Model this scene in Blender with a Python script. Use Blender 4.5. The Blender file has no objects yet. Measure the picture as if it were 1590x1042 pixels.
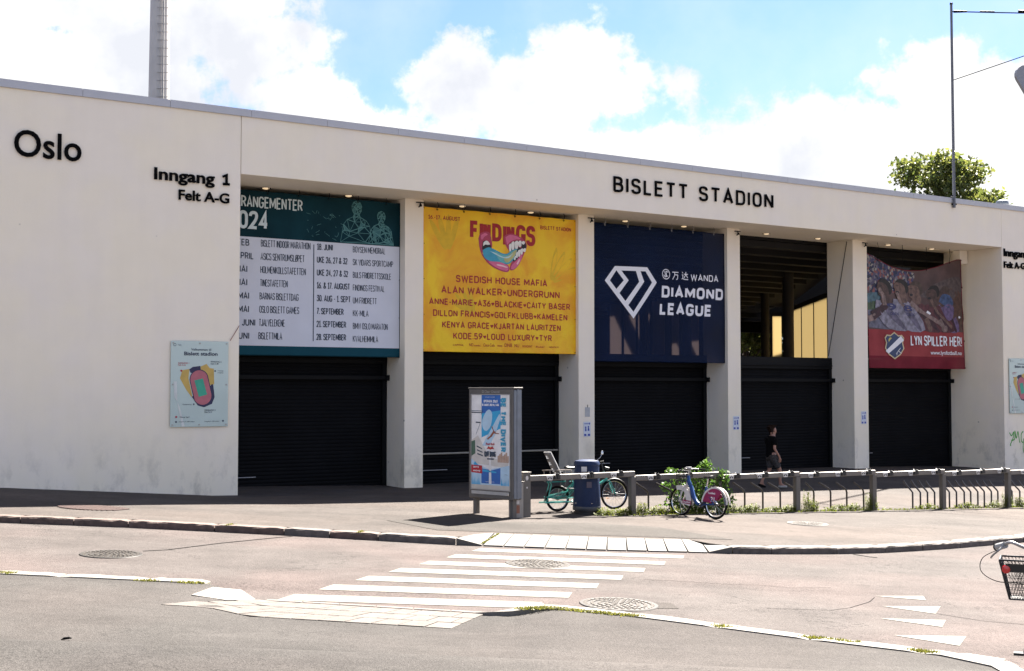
import bpy, bmesh, math, random
import numpy as np
from mathutils import Vector, Matrix
from mathutils.geometry import delaunay_2d_cdt
R = math.radians
random.seed(7)
scene = bpy.context.scene
COL = scene.collection

# ------------------------------------------------------------------ camera
F = 2000.0 / 1590.0
PITCH = math.atan(84 / 2000)
cam_d = bpy.data.cameras.new('camera'); cam = bpy.data.objects.new('camera', cam_d); COL.objects.link(cam)
cam_d.sensor_width = 36; cam_d.lens = 36 * F; cam_d.clip_end = 6000; cam_d.clip_start = 0.1
cam.location = (0, 0, 2.8); cam.rotation_euler = (math.pi / 2 + PITCH, 0, 0)
scene.camera = cam
scene.view_settings.view_transform = 'Standard'; scene.view_settings.look = 'None'
scene.view_settings.gamma = 1; scene.view_settings.exposure = 2.95

# ------------------------------------------------------------------ sun
SUN_AZ = R(33); SUN_EL = R(49)
sd = Vector((math.sin(SUN_AZ) * math.cos(SUN_EL), math.cos(SUN_AZ) * math.cos(SUN_EL), math.sin(SUN_EL)))
sun_d = bpy.data.lights.new('sun', 'SUN'); sun_d.energy = 5.0; sun_d.angle = R(0.5); sun_d.color = (1, 0.93, 0.84)
sun = bpy.data.objects.new('sun', sun_d); COL.objects.link(sun)
sun.rotation_euler = (-sd).to_track_quat('-Z', 'Y').to_euler()

# ------------------------------------------------------------------ world : sky and cumulus clouds
world = bpy.data.worlds.new('World'); scene.world = world; world.use_nodes = True
def build_world():
    nt = world.node_tree; N = nt.nodes; L = nt.links; N.clear()
    def new(t, **k):
        n = N.new(t)
        for a, b in k.items(): setattr(n, a, b)
        return n
    def M(op, a, b=None, clamp=False):
        n = new('ShaderNodeMath', operation=op, use_clamp=clamp)
        for i, v in enumerate((a, b)):
            if v is None: continue
            if isinstance(v, (int, float)): n.inputs[i].default_value = v
            else: L.new(v, n.inputs[i])
        return n.outputs[0]
    sky = new('ShaderNodeTexSky', sky_type='NISHITA'); sky.sun_disc = False
    sky.sun_elevation = SUN_EL; sky.sun_rotation = SUN_AZ; sky.air_density = 1.0; sky.dust_density = 0.6; sky.ozone_density = 1.6
    tc = new('ShaderNodeTexCoord')
    sep = new('ShaderNodeSeparateXYZ'); L.new(tc.outputs['Generated'], sep.inputs[0])
    az = M('ARCTAN2', sep.outputs[0], sep.outputs[1]); el = M('ARCSINE', sep.outputs[2])
    def noise(scale, detail, rough, vec=None, dist=0.0):
        n = new('ShaderNodeTexNoise'); n.inputs['Scale'].default_value = scale; n.inputs['Detail'].default_value = detail
        n.inputs['Roughness'].default_value = rough; n.inputs['Distortion'].default_value = dist
        L.new(vec or tc.outputs['Generated'], n.inputs['Vector']); return n
    nz = noise(16, 9, 0.62)
    nz2 = noise(38, 6, 0.6)
    # (azimuth, elevation, half widths) in thousandths of a radian : the cumulus bank over the stadium
    blobs = [(-345, 292, 150, 52), (-235, 285, 70, 52), (-190, 300, 50, 40), (-195, 264, 60, 36), (-160, 222, 42, 28), (-135, 205, 60, 24),
             (-330, 235, 140, 40), (-45, 238, 52, 34), (45, 248, 52, 36), (20, 228, 100, 34), (105, 180, 90, 24), (185, 178, 110, 34),
             (255, 192, 100, 30), (318, 222, 50, 34), (375, 208, 90, 38), (290, 160, 260, 62), (0, 150, 270, 62), (-200, 170, 120, 22)]
    acc = None
    for (a, e, ra, re) in blobs:
        dx = M('DIVIDE', M('SUBTRACT', az, a / 1000), ra / 1000)
        dy = M('DIVIDE', M('SUBTRACT', el, e / 1000), re / 1000)
        d = M('SQRT', M('ADD', M('MULTIPLY', dx, dx), M('MULTIPLY', dy, dy)))
        v = M('SUBTRACT', 1.0, d)
        acc = v if acc is None else M('MAXIMUM', acc, v)
    # elsewhere in the sky the same broken cumulus goes on
    gen = noise(3.4, 3, 0.5)
    g = M('MULTIPLY', M('SUBTRACT', gen.outputs[0], 0.5), 5.0)
    away = M('MAXIMUM', M('MULTIPLY', M('SUBTRACT', M('ABSOLUTE', az), 0.44), 12, True), M('MULTIPLY', M('SUBTRACT', el, 0.36), 12, True), False)
    away = M('MINIMUM', away, 1.0)
    g = M('SUBTRACT', M('MULTIPLY', g, away), M('SUBTRACT', 1.0, away))
    acc = M('MAXIMUM', acc, g)
    d1 = M('MULTIPLY', M('SUBTRACT', nz.outputs[0], 0.5), 2.6)
    d2 = M('MULTIPLY', M('SUBTRACT', nz2.outputs[0], 0.5), 0.7)
    dens = M('ADD', acc, M('ADD', d1, d2))
    cover = new('ShaderNodeMapRange'); cover.interpolation_type = 'SMOOTHSTEP'
    cover.inputs['From Min'].default_value = -0.06; cover.inputs['From Max'].default_value = 0.34; L.new(dens, cover.inputs['Value'])
    # thin veil
    wisp = noise(5, 7, 0.6)
    veil = new('ShaderNodeMapRange'); veil.inputs['From Min'].default_value = 0.42; veil.inputs['From Max'].default_value = 0.75
    veil.inputs['To Max'].default_value = 0.35; L.new(wisp.outputs[0], veil.inputs['Value'])
    skyb = new('ShaderNodeMix', data_type='RGBA', blend_type='MULTIPLY'); skyb.inputs[0].default_value = 1
    L.new(sky.outputs[0], skyb.inputs[6]); skyb.inputs[7].default_value = (0.355, 0.41, 0.565, 1)
    # cloud colour : white crests, faintly grey-lavender hollows
    sh = noise(9, 6, 0.55)
    ramp = new('ShaderNodeValToRGB'); ramp.color_ramp.elements[0].position = 0.38; ramp.color_ramp.elements[1].position = 0.60
    ramp.color_ramp.elements[0].color = (2.28, 2.34, 2.52, 1); ramp.color_ramp.elements[1].color = (3.25, 3.22, 3.18, 1)
    L.new(sh.outputs[0], ramp.inputs[0])
    m1 = new('ShaderNodeMix', data_type='RGBA'); L.new(veil.outputs[0], m1.inputs[0]); L.new(skyb.outputs[2], m1.inputs[6]); m1.inputs[7].default_value = (3.1, 3.15, 3.3, 1)
    m2 = new('ShaderNodeMix', data_type='RGBA'); L.new(cover.outputs[0], m2.inputs[0]); L.new(m1.outputs[2], m2.inputs[6]); L.new(ramp.outputs[0], m2.inputs[7])
    bg = new('ShaderNodeBackground'); bg.inputs[1].default_value = 0.05; L.new(m2.outputs[2], bg.inputs[0])
    out = new('ShaderNodeOutputWorld'); L.new(bg.outputs[0], out.inputs[0])
build_world()

# ------------------------------------------------------------------ frames of reference
A0 = np.array([-6.6, 31.2]); TH = math.atan2(16.2, 24.7)
U = np.array([math.cos(TH), math.sin(TH)]); NB = np.array([-math.sin(TH), math.cos(TH)])
def ray(x, y):
    a, b = (x - 795) / 2000, (521 - y) / 2000
    return np.array([a, math.cos(PITCH) - b * math.sin(PITCH), math.sin(PITCH) + b * math.cos(PITCH)])
def fac(x, y, o=0.0):
    """survey helper: a point of the facade plane set back by o, as (along, height)"""
    d = ray(x, y); t = ((A0 + NB * o) @ NB) / (d[:2] @ NB); P = np.array([0, 0, 2.8]) + t * d
    return float((P[:2] - A0) @ U), float(P[2])
def W(s, o): p = A0 + U * s + NB * o; return float(p[0]), float(p[1])

def interp(x, pts):
    if x <= pts[0][0]: return pts[0][1]
    for (a, b), (c, d) in zip(pts, pts[1:]):
        if x <= c: return b + (d - b) * (x - a) / (c - a)
    return pts[-1][1]
ZF = [(-20, 1.5), (-5.5, .67), (0, .22), (5.5, .12), (17, .1), (23, .06), (29.5, -.12), (45, -.6)]
KF = [(-60, 24.6), (-15, 23.9), (-9.4, 23.75), (-6.6, 23.75), (-3.8, 23.45), (-.8, 23.0), (1.5, 23.02), (3.76, 23.28), (5.2, 23.6), (6.66, 24.14), (8.52, 25.4), (10.8, 27.3), (14, 30.5), (60, 78)]
KN = [(-60, 19.2), (-6.9, 17.42), (-4.0, 17.28), (-3.3, 16.62), (-3.1, 16.45), (-.28, 16.12), (.41, 16.42), (1.63, 16.0), (3.24, 15.05), (4.97, 14.2), (5.3, 13.95)]
def road_z(X, Y=0): return -0.0385 * max(-45, min(45, X))
def pave_z(X, Y):
    r = np.array([X, Y]) - A0; s, o = float(r @ U), float(r @ NB)
    q = 7.2 - 3.4 * max(0, min(1, (2 - s) / 7)); w = max(0, min(1, (o + q) / q)) ** 1.6
    return (road_z(X) + .12) * (1 - w) + interp(s, ZF) * w
def near_z(X, Y=15.0):
    drop = max(0, min(1, (X + 3.6) / .5)) * max(0, min(1, (.6 - X) / .6))
    k = interp(X, KN) - Y
    fade = max(0, min(1, 1 - (k - 1.35) / 1.5)); rise = max(0, min(1, (12.9 - Y) / 1.4)); rise = rise * rise * (3 - 2 * rise)
    return road_z(X) + .10 - .075 * drop * fade + .30 * rise

# ------------------------------------------------------------------ materials
MATS = {}
def mat(name, col, rough=.6, metal=0.0, var=.12, vscale=6.0, bump=0.0, bscale=60.0, rnd=0.0, spec=None, emit=None, emit_s=0.0, transp=0.0, translucent=0.0, coat=0.0):
    if name in MATS: return MATS[name]
    m = bpy.data.materials.new(name); m.use_nodes = True; nt = m.node_tree; N = nt.nodes; L = nt.links
    b = N['Principled BSDF']; b.inputs['Roughness'].default_value = rough; b.inputs['Metallic'].default_value = metal
    if spec is not None: b.inputs['Specular IOR Level'].default_value = spec
    if coat: b.inputs['Coat Weight'].default_value = coat
    tc = N.new('ShaderNodeTexCoord')
    nz = N.new('ShaderNodeTexNoise'); nz.inputs['Scale'].default_value = vscale; nz.inputs['Detail'].default_value = 6; L.new(tc.outputs['Object'], nz.inputs['Vector'])
    mr = N.new('ShaderNodeMapRange'); mr.inputs['From Min'].default_value = .3; mr.inputs['From Max'].default_value = .7
    mr.inputs['To Min'].default_value = 1 - var; mr.inputs['To Max'].default_value = 1 + var * .5; L.new(nz.outputs[0], mr.inputs['Value'])
    val = mr.outputs[0]
    if rnd:
        oi = N.new('ShaderNodeObjectInfo'); r2 = N.new('ShaderNodeMapRange'); r2.inputs['To Min'].default_value = 1 - rnd; r2.inputs['To Max'].default_value = 1 + rnd * .6
        L.new(oi.outputs['Random'], r2.inputs['Value']); mm = N.new('ShaderNodeMath'); mm.operation = 'MULTIPLY'; L.new(val, mm.inputs[0]); L.new(r2.outputs[0], mm.inputs[1]); val = mm.outputs[0]
    vm = N.new('ShaderNodeVectorMath'); vm.operation = 'SCALE'; vm.inputs[0].default_value = col[:3]; L.new(val, vm.inputs['Scale'])
    L.new(vm.outputs[0], b.inputs['Base Color'])
    if bump:
        n2 = N.new('ShaderNodeTexNoise'); n2.inputs['Scale'].default_value = bscale; n2.inputs['Detail'].default_value = 5; L.new(tc.outputs['Object'], n2.inputs['Vector'])
        bp = N.new('ShaderNodeBump'); bp.inputs['Strength'].default_value = bump; bp.inputs['Distance'].default_value = .02; L.new(n2.outputs[0], bp.inputs['Height']); L.new(bp.outputs[0], b.inputs['Normal'])
    if emit: b.inputs['Emission Color'].default_value = (*emit, 1); b.inputs['Emission Strength'].default_value = emit_s
    out = N['Material Output']
    sh = b.outputs[0]
    if translucent:
        t = N.new('ShaderNodeBsdfTranslucent'); t.inputs[0].default_value = (*col[:3], 1); x = N.new('ShaderNodeMixShader'); x.inputs[0].default_value = translucent
        L.new(sh, x.inputs[1]); L.new(t.outputs[0], x.inputs[2]); sh = x.outputs[0]
    if transp:
        t = N.new('ShaderNodeBsdfTransparent'); x = N.new('ShaderNodeMixShader'); x.inputs[0].default_value = transp
        L.new(sh, x.inputs[1]); L.new(t.outputs[0], x.inputs[2]); sh = x.outputs[0]
    L.new(sh, out.inputs[0])
    MATS[name] = m; return m

def asphalt(name, base, red, dark=0.78, crack=0.6, seed=0.0):
    m = bpy.data.materials.new(name); m.use_nodes = True; nt = m.node_tree; N = nt.nodes; L = nt.links
    b = N['Principled BSDF']; b.inputs['Roughness'].default_value = .9; b.inputs['Specular IOR Level'].default_value = .12
    tc = N.new('ShaderNodeTexCoord'); mp = N.new('ShaderNodeMapping'); mp.inputs['Location'].default_value = (seed, seed * 2, 0); L.new(tc.outputs['Object'], mp.inputs[0])
    def nz(sc, det=6, ro=.6, dist=0):
        n = N.new('ShaderNodeTexNoise'); n.inputs['Scale'].default_value = sc; n.inputs['Detail'].default_value = det; n.inputs['Roughness'].default_value = ro
        n.inputs['Distortion'].default_value = dist; L.new(mp.outputs[0], n.inputs['Vector']); return n.outputs[0]
    def mrng(v, a, b_, c, d):
        n = N.new('ShaderNodeMapRange'); n.inputs[1].default_value = a; n.inputs[2].default_value = b_; n.inputs[3].default_value = c; n.inputs[4].default_value = d; L.new(v, n.inputs[0]); return n.outputs[0]
    def mul(a, b_):
        n = N.new('ShaderNodeMath'); n.operation = 'MULTIPLY'; L.new(a, n.inputs[0]); L.new(b_, n.inputs[1]); return n.outputs[0]
    mixc = N.new('ShaderNodeMix'); mixc.data_type = 'RGBA'; mixc.inputs[6].default_value = (*base, 1); mixc.inputs[7].default_value = (*red, 1)
    L.new(mrng(nz(.22, 4, .5), .42, .6, 0, 1), mixc.inputs[0])
    v = mrng(nz(.9, 6), .3, .7, dark, 1.12)
    v = mul(v, mrng(nz(45, 3, .7), .3, .7, .76, 1.2))
    v = mul(v, mrng(nz(7, 5, .7), .3, .7, .9, 1.07))
    # stones : lighter and darker grains
    vo = N.new('ShaderNodeTexVoronoi'); vo.inputs['Scale'].default_value = 75; L.new(mp.outputs[0], vo.inputs['Vector'])
    sx = N.new('ShaderNodeSeparateXYZ'); L.new(vo.outputs['Color'], sx.inputs[0])
    v = mul(v, mrng(sx.outputs[0], 0, 1, .8, 1.22))
    # streaks along the street and gritty, worn bands
    mp2 = N.new('ShaderNodeMapping'); mp2.inputs['Scale'].default_value = (.10, .95, 1); mp2.inputs['Location'].default_value = (seed, 3 + seed, 0); L.new(tc.outputs['Object'], mp2.inputs[0])
    def nz2(sc, det=6, ro=.6):
        n = N.new('ShaderNodeTexNoise'); n.inputs['Scale'].default_value = sc; n.inputs['Detail'].default_value = det; n.inputs['Roughness'].default_value = ro; L.new(mp2.outputs[0], n.inputs['Vector']); return n.outputs[0]
    v = mul(v, mrng(nz2(1.1, 5), .35, .65, .86, 1.09))
    band = mrng(nz2(.8, 4), .53, .66, 0, 1); grit = mrng(nz(26, 4, .75), .50, .60, 0, .5); bg_ = mul(band, grit)
    o1 = N.new('ShaderNodeMath'); o1.operation = 'SUBTRACT'; o1.inputs[0].default_value = 1; L.new(bg_, o1.inputs[1]); v = mul(v, o1.outputs[0])
    vs_ = N.new('ShaderNodeTexVoronoi'); vs_.inputs['Scale'].default_value = 2.3; L.new(mp.outputs[0], vs_.inputs['Vector']); v = mul(v, mrng(vs_.outputs['Distance'], .025, .05, .55, 1))
    # meandering cracks
    cr = nz(.33, 9, .62, .3)
    sb = N.new('ShaderNodeMath'); sb.operation = 'SUBTRACT'; L.new(cr, sb.inputs[0]); sb.inputs[1].default_value = .5
    ab = N.new('ShaderNodeMath'); ab.operation = 'ABSOLUTE'; L.new(sb.outputs[0], ab.inputs[0])
    line = mrng(ab.outputs[0], .0008, .0035, 1 - crack, 1)
    msk = mrng(nz(.5, 2), .46, .56, 0, 1)
    lm = N.new('ShaderNodeMix'); lm.data_type = 'FLOAT'; L.new(msk, lm.inputs[0]); L.new(line, lm.inputs[3]); lm.inputs[2].default_value = 1
    v = mul(v, lm.outputs[0])
    vm = N.new('ShaderNodeVectorMath'); vm.operation = 'SCALE'; L.new(mixc.outputs[2], vm.inputs[0]); L.new(v, vm.inputs['Scale']); L.new(vm.outputs[0], b.inputs['Base Color'])
    bp = N.new('ShaderNodeBump'); bp.inputs['Strength'].default_value = .55; bp.inputs['Distance'].default_value = .012; L.new(vo.outputs['Distance'], bp.inputs['Height']); L.new(bp.outputs[0], b.inputs['Normal'])
    return m
M_ROAD = asphalt('road_asphalt', (0.06563, 0.0576, 0.0546), (0.07453, 0.05929, 0.05574), seed=0)
M_PAVE = asphalt('pavement_asphalt', (0.06285, 0.05537, 0.05115), (0.07341, 0.06096, 0.0546), seed=11, crack=.4)
M_NEAR = asphalt('near_pavement_asphalt', (0.04671, 0.04363, 0.04138), (0.05228, 0.04642, 0.04367), seed=31, crack=.35)
M_PATCH = asphalt('patch_asphalt', (0.04805, 0.04374, 0.04004), (0.05051, 0.04435, 0.04066), seed=47, crack=.2)

def wall_mat():
    m = bpy.data.materials.new('cream_render'); m.use_nodes = True; nt = m.node_tree; N = nt.nodes; L = nt.links
    b = N['Principled BSDF']; b.inputs['Roughness'].default_value = .85; b.inputs['Specular IOR Level'].default_value = .15
    tc = N.new('ShaderNodeTexCoord')
    def nz(sc, det=6, ro=.6, scl=(1, 1, 1)):
        mp = N.new('ShaderNodeMapping'); mp.inputs['Scale'].default_value = scl; L.new(tc.outputs['Object'], mp.inputs[0])
        n = N.new('ShaderNodeTexNoise'); n.inputs['Scale'].default_value = sc; n.inputs['Detail'].default_value = det; n.inputs['Roughness'].default_value = ro; L.new(mp.outputs[0], n.inputs['Vector']); return n.outputs[0]
    def mrng(v, a, b_, c, d):
        n = N.new('ShaderNodeMapRange'); n.inputs[1].default_value = a; n.inputs[2].default_value = b_; n.inputs[3].default_value = c; n.inputs[4].default_value = d; L.new(v, n.inputs[0]); return n.outputs[0]
    def mul(a, b_):
        n = N.new('ShaderNodeMath'); n.operation = 'MULTIPLY'; L.new(a, n.inputs[0]); L.new(b_, n.inputs[1]); return n.outputs[0]
    mx = N.new('ShaderNodeMix'); mx.data_type = 'RGBA'; mx.inputs[6].default_value = (.88, .795, .64, 1); mx.inputs[7].default_value = (.865, .785, .665, 1)
    L.new(mrng(nz(.45, 3), .42, .58, 0, 1), mx.inputs[0])
    v = mrng(nz(1.3, 6), .3, .7, .975, 1.015)
    v = mul(v, mrng(nz(3, 6, .6, (1, 1, .12)), .35, .7, 1.01, .985))
    # splashed dirt low on the walls
    sp = N.new('ShaderNodeSeparateXYZ'); L.new(tc.outputs['Object'], sp.inputs[0])
    low = mrng(sp.outputs[2], .25, 1.9, 1, 0)
    blot = mrng(nz(2.6, 8, .68, (1, 1, .6)), .5, .68, 0, .33)
    dd = mul(low, blot); one = N.new('ShaderNodeMath'); one.operation = 'SUBTRACT'; one.inputs[0].default_value = 1; L.new(dd, one.inputs[1])
    v = mul(v, one.outputs[0])
    # few small chips
    vo = N.new('ShaderNodeTexVoronoi'); vo.inputs['Scale'].default_value = .8; L.new(tc.outputs['Object'], vo.inputs['Vector'])
    v = mul(v, mrng(vo.outputs['Distance'], .018, .03, .55, 1))
    vm = N.new('ShaderNodeVectorMath'); vm.operation = 'SCALE'; L.new(mx.outputs[2], vm.inputs[0]); L.new(v, vm.inputs['Scale']); L.new(vm.outputs[0], b.inputs['Base Color'])
    bp = N.new('ShaderNodeBump'); bp.inputs['Strength'].default_value = .12; bp.inputs['Distance'].default_value = .02; L.new(nz(22, 6), bp.inputs['Height']); L.new(bp.outputs[0], b.inputs['Normal'])
    return m
M_WALL = wall_mat()
M_COP = mat('zinc_coping', (.46, .46, .48), .45, .3, .06, 2)
M_LET = mat('black_letter', (.004, .004, .0045), .9, 0, .1, spec=.05)
M_BLK = mat('black_steel', (.004, .0045, .0055), .6, 0, .25, 3, spec=.15)
M_SHUT = mat('dark_shutter', (.0042, .0045, .0058), .7, 0, .35, 1.2, spec=.10)
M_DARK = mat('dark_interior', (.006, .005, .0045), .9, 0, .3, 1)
M_STEEL = mat('galvanised_steel', (.34, .33, .32), .4, .55, .15, 8)
M_GREY = mat('grey_paint', (.115, .105, .095), .5, .2, .12, 5)
M_RAIL = mat('rail_paint', (.17, .155, .14), .45, .3, .12, 6)
M_WHITE = mat('white_print', (.80, .80, .82), .6, 0, .03)
M_RUB = mat('black_rubber', (.007, .007, .007), .9, 0, .2, spec=.1)
M_PLAS = mat('black_plastic', (.014, .014, .015), .4, 0, .2)
M_CHROME = mat('chrome', (.6, .6, .6), .2, 1.0, .05)
M_STONE = mat('granite_kerb', (0.1047, 0.08932, 0.08008), .85, 0, .35, 9, .5, 40, rnd=.14)
M_STONER = mat('reddish_granite', (0.09856, 0.06776, 0.05667), .85, 0, .35, 9, .5, 40, rnd=.12)
M_SLAB = mat('pale_slab', (0.08528, 0.08016, 0.07334), .8, 0, .16, 7, .3, 60, rnd=.05)
M_PAVER = mat('concrete_paver', (0.07638, 0.06505, 0.05667), .85, 0, .25, 8, .4, 50, rnd=.1)
M_PAINT_OLD = mat('road_paint', (0.1663, 0.1602, 0.1478), .7, 0, .16, 12, .3, 90)
def paint_mat():
    m = bpy.data.materials.new('worn_road_paint'); m.use_nodes = True; nt = m.node_tree; N = nt.nodes; L = nt.links; b = N['Principled BSDF']; b.inputs['Roughness'].default_value = .8; b.inputs['Specular IOR Level'].default_value = .15
    tc = N.new('ShaderNodeTexCoord')
    def nz(sc, det, ro):
        n = N.new('ShaderNodeTexNoise'); n.inputs['Scale'].default_value = sc; n.inputs['Detail'].default_value = det; n.inputs['Roughness'].default_value = ro; L.new(tc.outputs['Object'], n.inputs['Vector']); return n.outputs[0]
    def mr(v, a, b_, c, d):
        n = N.new('ShaderNodeMapRange'); n.inputs[1].default_value = a; n.inputs[2].default_value = b_; n.inputs[3].default_value = c; n.inputs[4].default_value = d; L.new(v, n.inputs[0]); return n.outputs[0]
    def mul(a, b_):
        n = N.new('ShaderNodeMath'); n.operation = 'MULTIPLY'; L.new(a, n.inputs[0]); L.new(b_, n.inputs[1]); return n.outputs[0]
    wear = mul(mr(nz(.9, 3, .5), .44, .62, .12, 1), mr(nz(34, 6, .8), .50, .57, 0, .85))
    mx = N.new('ShaderNodeMix'); mx.data_type = 'RGBA'; L.new(wear, mx.inputs[0]); mx.inputs[7].default_value = (.072, .063, .058, 1)
    c2 = N.new('ShaderNodeMix'); c2.data_type = 'RGBA'; L.new(mr(nz(3, 6, .6), .3, .7, 0, 1), c2.inputs[0]); c2.inputs[6].default_value = (.135, .128, .113, 1); c2.inputs[7].default_value = (.165, .158, .142, 1); L.new(c2.outputs[2], mx.inputs[6])
    L.new(mx.outputs[2], b.inputs['Base Color']); return m
M_PAINT = paint_mat()
M_KPAINT = mat('pale_kerb_granite', (0.1478, 0.1368, 0.1201), .8, 0, .2, 9, .4, 60, rnd=.06)
M_TAR = mat('tar', (.012, .011, .011), .95, 0, .2, spec=.05)
M_IRON = mat('cast_iron', (0.0308, 0.02772, 0.02587), .55, .5, .3, 12)

# ------------------------------------------------------------------ mesh helpers
class MB:
    def __init__(s): s.v = []; s.f = []; s.mi = []; s.cur = 0
    def face(s, idx): s.f.append(tuple(idx)); s.mi.append(s.cur)
    def poly(s, pts):
        b = len(s.v); s.v += [tuple(p) for p in pts]; s.face(range(b, b + len(pts))); return s
    def box(s, x0, x1, y0, y1, z0, z1):
        b = len(s.v); s.v += [(x, y, z) for z in (z0, z1) for y in (y0, y1) for x in (x0, x1)]
        for q in ((0, 2, 3, 1), (4, 5, 7, 6), (0, 1, 5, 4), (2, 6, 7, 3), (0, 4, 6, 2), (1, 3, 7, 5)): s.face([b + i for i in q])
        return s
    def obox(s, c, size, rot=(0, 0, 0)):
        from mathutils import Euler
        m = Euler(rot).to_matrix(); b = len(s.v); hx, hy, hz = size[0] / 2, size[1] / 2, size[2] / 2
        for z in (-hz, hz):
            for y in (-hy, hy):
                for x in (-hx, hx): p = m @ Vector((x, y, z)) + Vector(c); s.v.append(tuple(p))
        for q in ((0, 2, 3, 1), (4, 5, 7, 6), (0, 1, 5, 4), (2, 6, 7, 3), (0, 4, 6, 2), (1, 3, 7, 5)): s.face([b + i for i in q])
        return s
    def prism(s, pts, axis, d0, d1):
        """pts: 2D outline (ccw), extruded on axis 'y' or 'z' or 'x' from d0 to d1"""
        n = len(pts); b = len(s.v)
        def P(p, d): return {'y': (p[0], d, p[1]), 'z': (p[0], p[1], d), 'x': (d, p[0], p[1])}[axis]
        s.v += [P(p, d0) for p in pts] + [P(p, d1) for p in pts]
        s.face(range(b, b + n)); s.face([b + n + i for i in reversed(range(n))])
        for i in range(n): j = (i + 1) % n; s.face((b + i, b + n + i, b + n + j, b + j))
        return s
    def tube(s, pts, r, n=8, closed=False, caps=True):
        P = [Vector(p) for p in pts]; m = len(P); rr = r if isinstance(r, (list, tuple)) else [r] * m
        T = []
        for i in range(m):
            if closed: t = P[(i + 1) % m] - P[i - 1]
            else: t = P[min(i + 1, m - 1)] - P[max(i - 1, 0)]
            T.append(t.normalized())
        up = Vector((0, 0, 1)) if abs(T[0].z) < .9 else Vector((1, 0, 0))
        a = T[0].cross(up).normalized(); b0 = len(s.v)
        for i in range(m):
            a = (a - T[i] * a.dot(T[i])).normalized(); b = T[i].cross(a)
            for k in range(n):
                an = 2 * math.pi * k / n; s.v.append(tuple(P[i] + (a * math.cos(an) + b * math.sin(an)) * rr[i]))
        for i in range(m if closed else m - 1):
            j = (i + 1) % m
            for k in range(n): l = (k + 1) % n; s.face((b0 + i * n + k, b0 + i * n + l, b0 + j * n + l, b0 + j * n + k))
        if caps and not closed:
            s.face([b0 + k for k in reversed(range(n))]); s.face([b0 + (m - 1) * n + k for k in range(n)])
        return s
    def torus(s, c, Rr, r, axis='y', n=28, k=8):
        pts = []
        for i in range(n):
            t = 2 * math.pi * i / n; a, b = Rr * math.cos(t), Rr * math.sin(t)
            pts.append({'y': (c[0] + a, c[1], c[2] + b), 'x': (c[0], c[1] + a, c[2] + b), 'z': (c[0] + a, c[1] + b, c[2])}[axis])
        return s.tube(pts, r, k, closed=True)
    def lathe(s, prof, c=(0, 0, 0), n=24):
        b = len(s.v); m = len(prof)
        for (r, z) in prof:
            for k in range(n): t = 2 * math.pi * k / n; s.v.append((c[0] + r * math.cos(t), c[1] + r * math.sin(t), c[2] + z))
        for i in range(m - 1):
            for k in range(n): l = (k + 1) % n; s.face((b + i * n + k, b + i * n + l, b + (i + 1) * n + l, b + (i + 1) * n + k))
        s.face([b + k for k in reversed(range(n))]); s.face([b + (m - 1) * n + k for k in range(n)])
        return s
    def grid(s, fn, nu, nv, cell=None):
        b = len(s.v); s.v += [tuple(fn(i / nu, j / nv)) for j in range(nv + 1) for i in range(nu + 1)]
        for j in range(nv):
            for i in range(nu):
                if cell: s.cur = cell(i, j)
                q = b + j * (nu + 1) + i; s.face((q, q + 1, q + nu + 2, q + nu + 1))
        return s
    def mesh(s, name, mats, smooth=False):
        me = bpy.data.meshes.new(name); me.from_pydata(s.v, [], s.f)
        for m in (mats if isinstance(mats, (list, tuple)) else [mats]): me.materials.append(m)
        if len(me.materials) > 1: me.polygons.foreach_set('material_index', s.mi)
        if smooth:
            me.polygons.foreach_set('use_smooth', [True] * len(me.polygons)); me.set_sharp_from_angle(angle=R(38))
        me.update(); return me
    def build(s, name, mats, parent=None, smooth=False, bevel=0, loc=None):
        o = bpy.data.objects.new(name, s.mesh(name, mats, smooth)); COL.objects.link(o)
        if parent: o.parent = parent
        if loc: o.location = loc
        if bevel:
            md = o.modifiers.new('bevel', 'BEVEL'); md.width = bevel; md.segments = 2; md.limit_method = 'ANGLE'
        return o
def tag(o, label=None, cat=None, group=None, kind=None):
    if label: o['label'] = label
    if cat: o['category'] = cat
    if group: o['group'] = group
    if kind: o['kind'] = kind
    return o
def empty(name, loc=(0, 0, 0), rz=0, parent=None):
    o = bpy.data.objects.new(name, None); COL.objects.link(o); o.location = loc; o.rotation_euler = (0, 0, rz); o.empty_display_size = .2
    if parent: o.parent = parent
    return o
def inst(src, parent=None, loc=None, rz=None):
    o = src.copy(); COL.objects.link(o); o.parent = parent
    if loc is not None: o.location = loc
    if rz is not None: o.rotation_euler = (0, 0, rz)
    return o
def copy_tree(o, parent=None):
    c = o.copy(); COL.objects.link(c); c.parent = parent
    for ch in list(o.children): copy_tree(ch, c)
    return c

_txt = {}
def text_geo(s, bold=0.0, extrude=0.0, spacing=1.0):
    key = (s, bold, extrude, spacing)
    if key in _txt: return _txt[key]
    cu = bpy.data.curves.new('t', 'FONT'); cu.body = s; cu.size = 1; cu.extrude = extrude; cu.offset = bold; cu.resolution_u = 4; cu.space_character = spacing
    ob = bpy.data.objects.new('t', cu); COL.objects.link(ob)
    dg = bpy.context.evaluated_depsgraph_get(); me = bpy.data.meshes.new_from_object(ob.evaluated_get(dg))
    bm = bmesh.new(); bm.from_mesh(me); bmesh.ops.remove_doubles(bm, verts=bm.verts, dist=1e-5); bm.to_mesh(me); bm.free()
    v = [tuple(p.co) for p in me.vertices]; f = [tuple(p.vertices) for p in me.polygons]
    bpy.data.objects.remove(ob); bpy.data.curves.remove(cu); bpy.data.meshes.remove(me)
    _txt[key] = (v, f); return v, f
_cap = {}
def cap_h(bold):
    if bold not in _cap: v, _ = text_geo('H', bold); _cap[bold] = max(p[1] for p in v)
    return _cap[bold]

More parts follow.
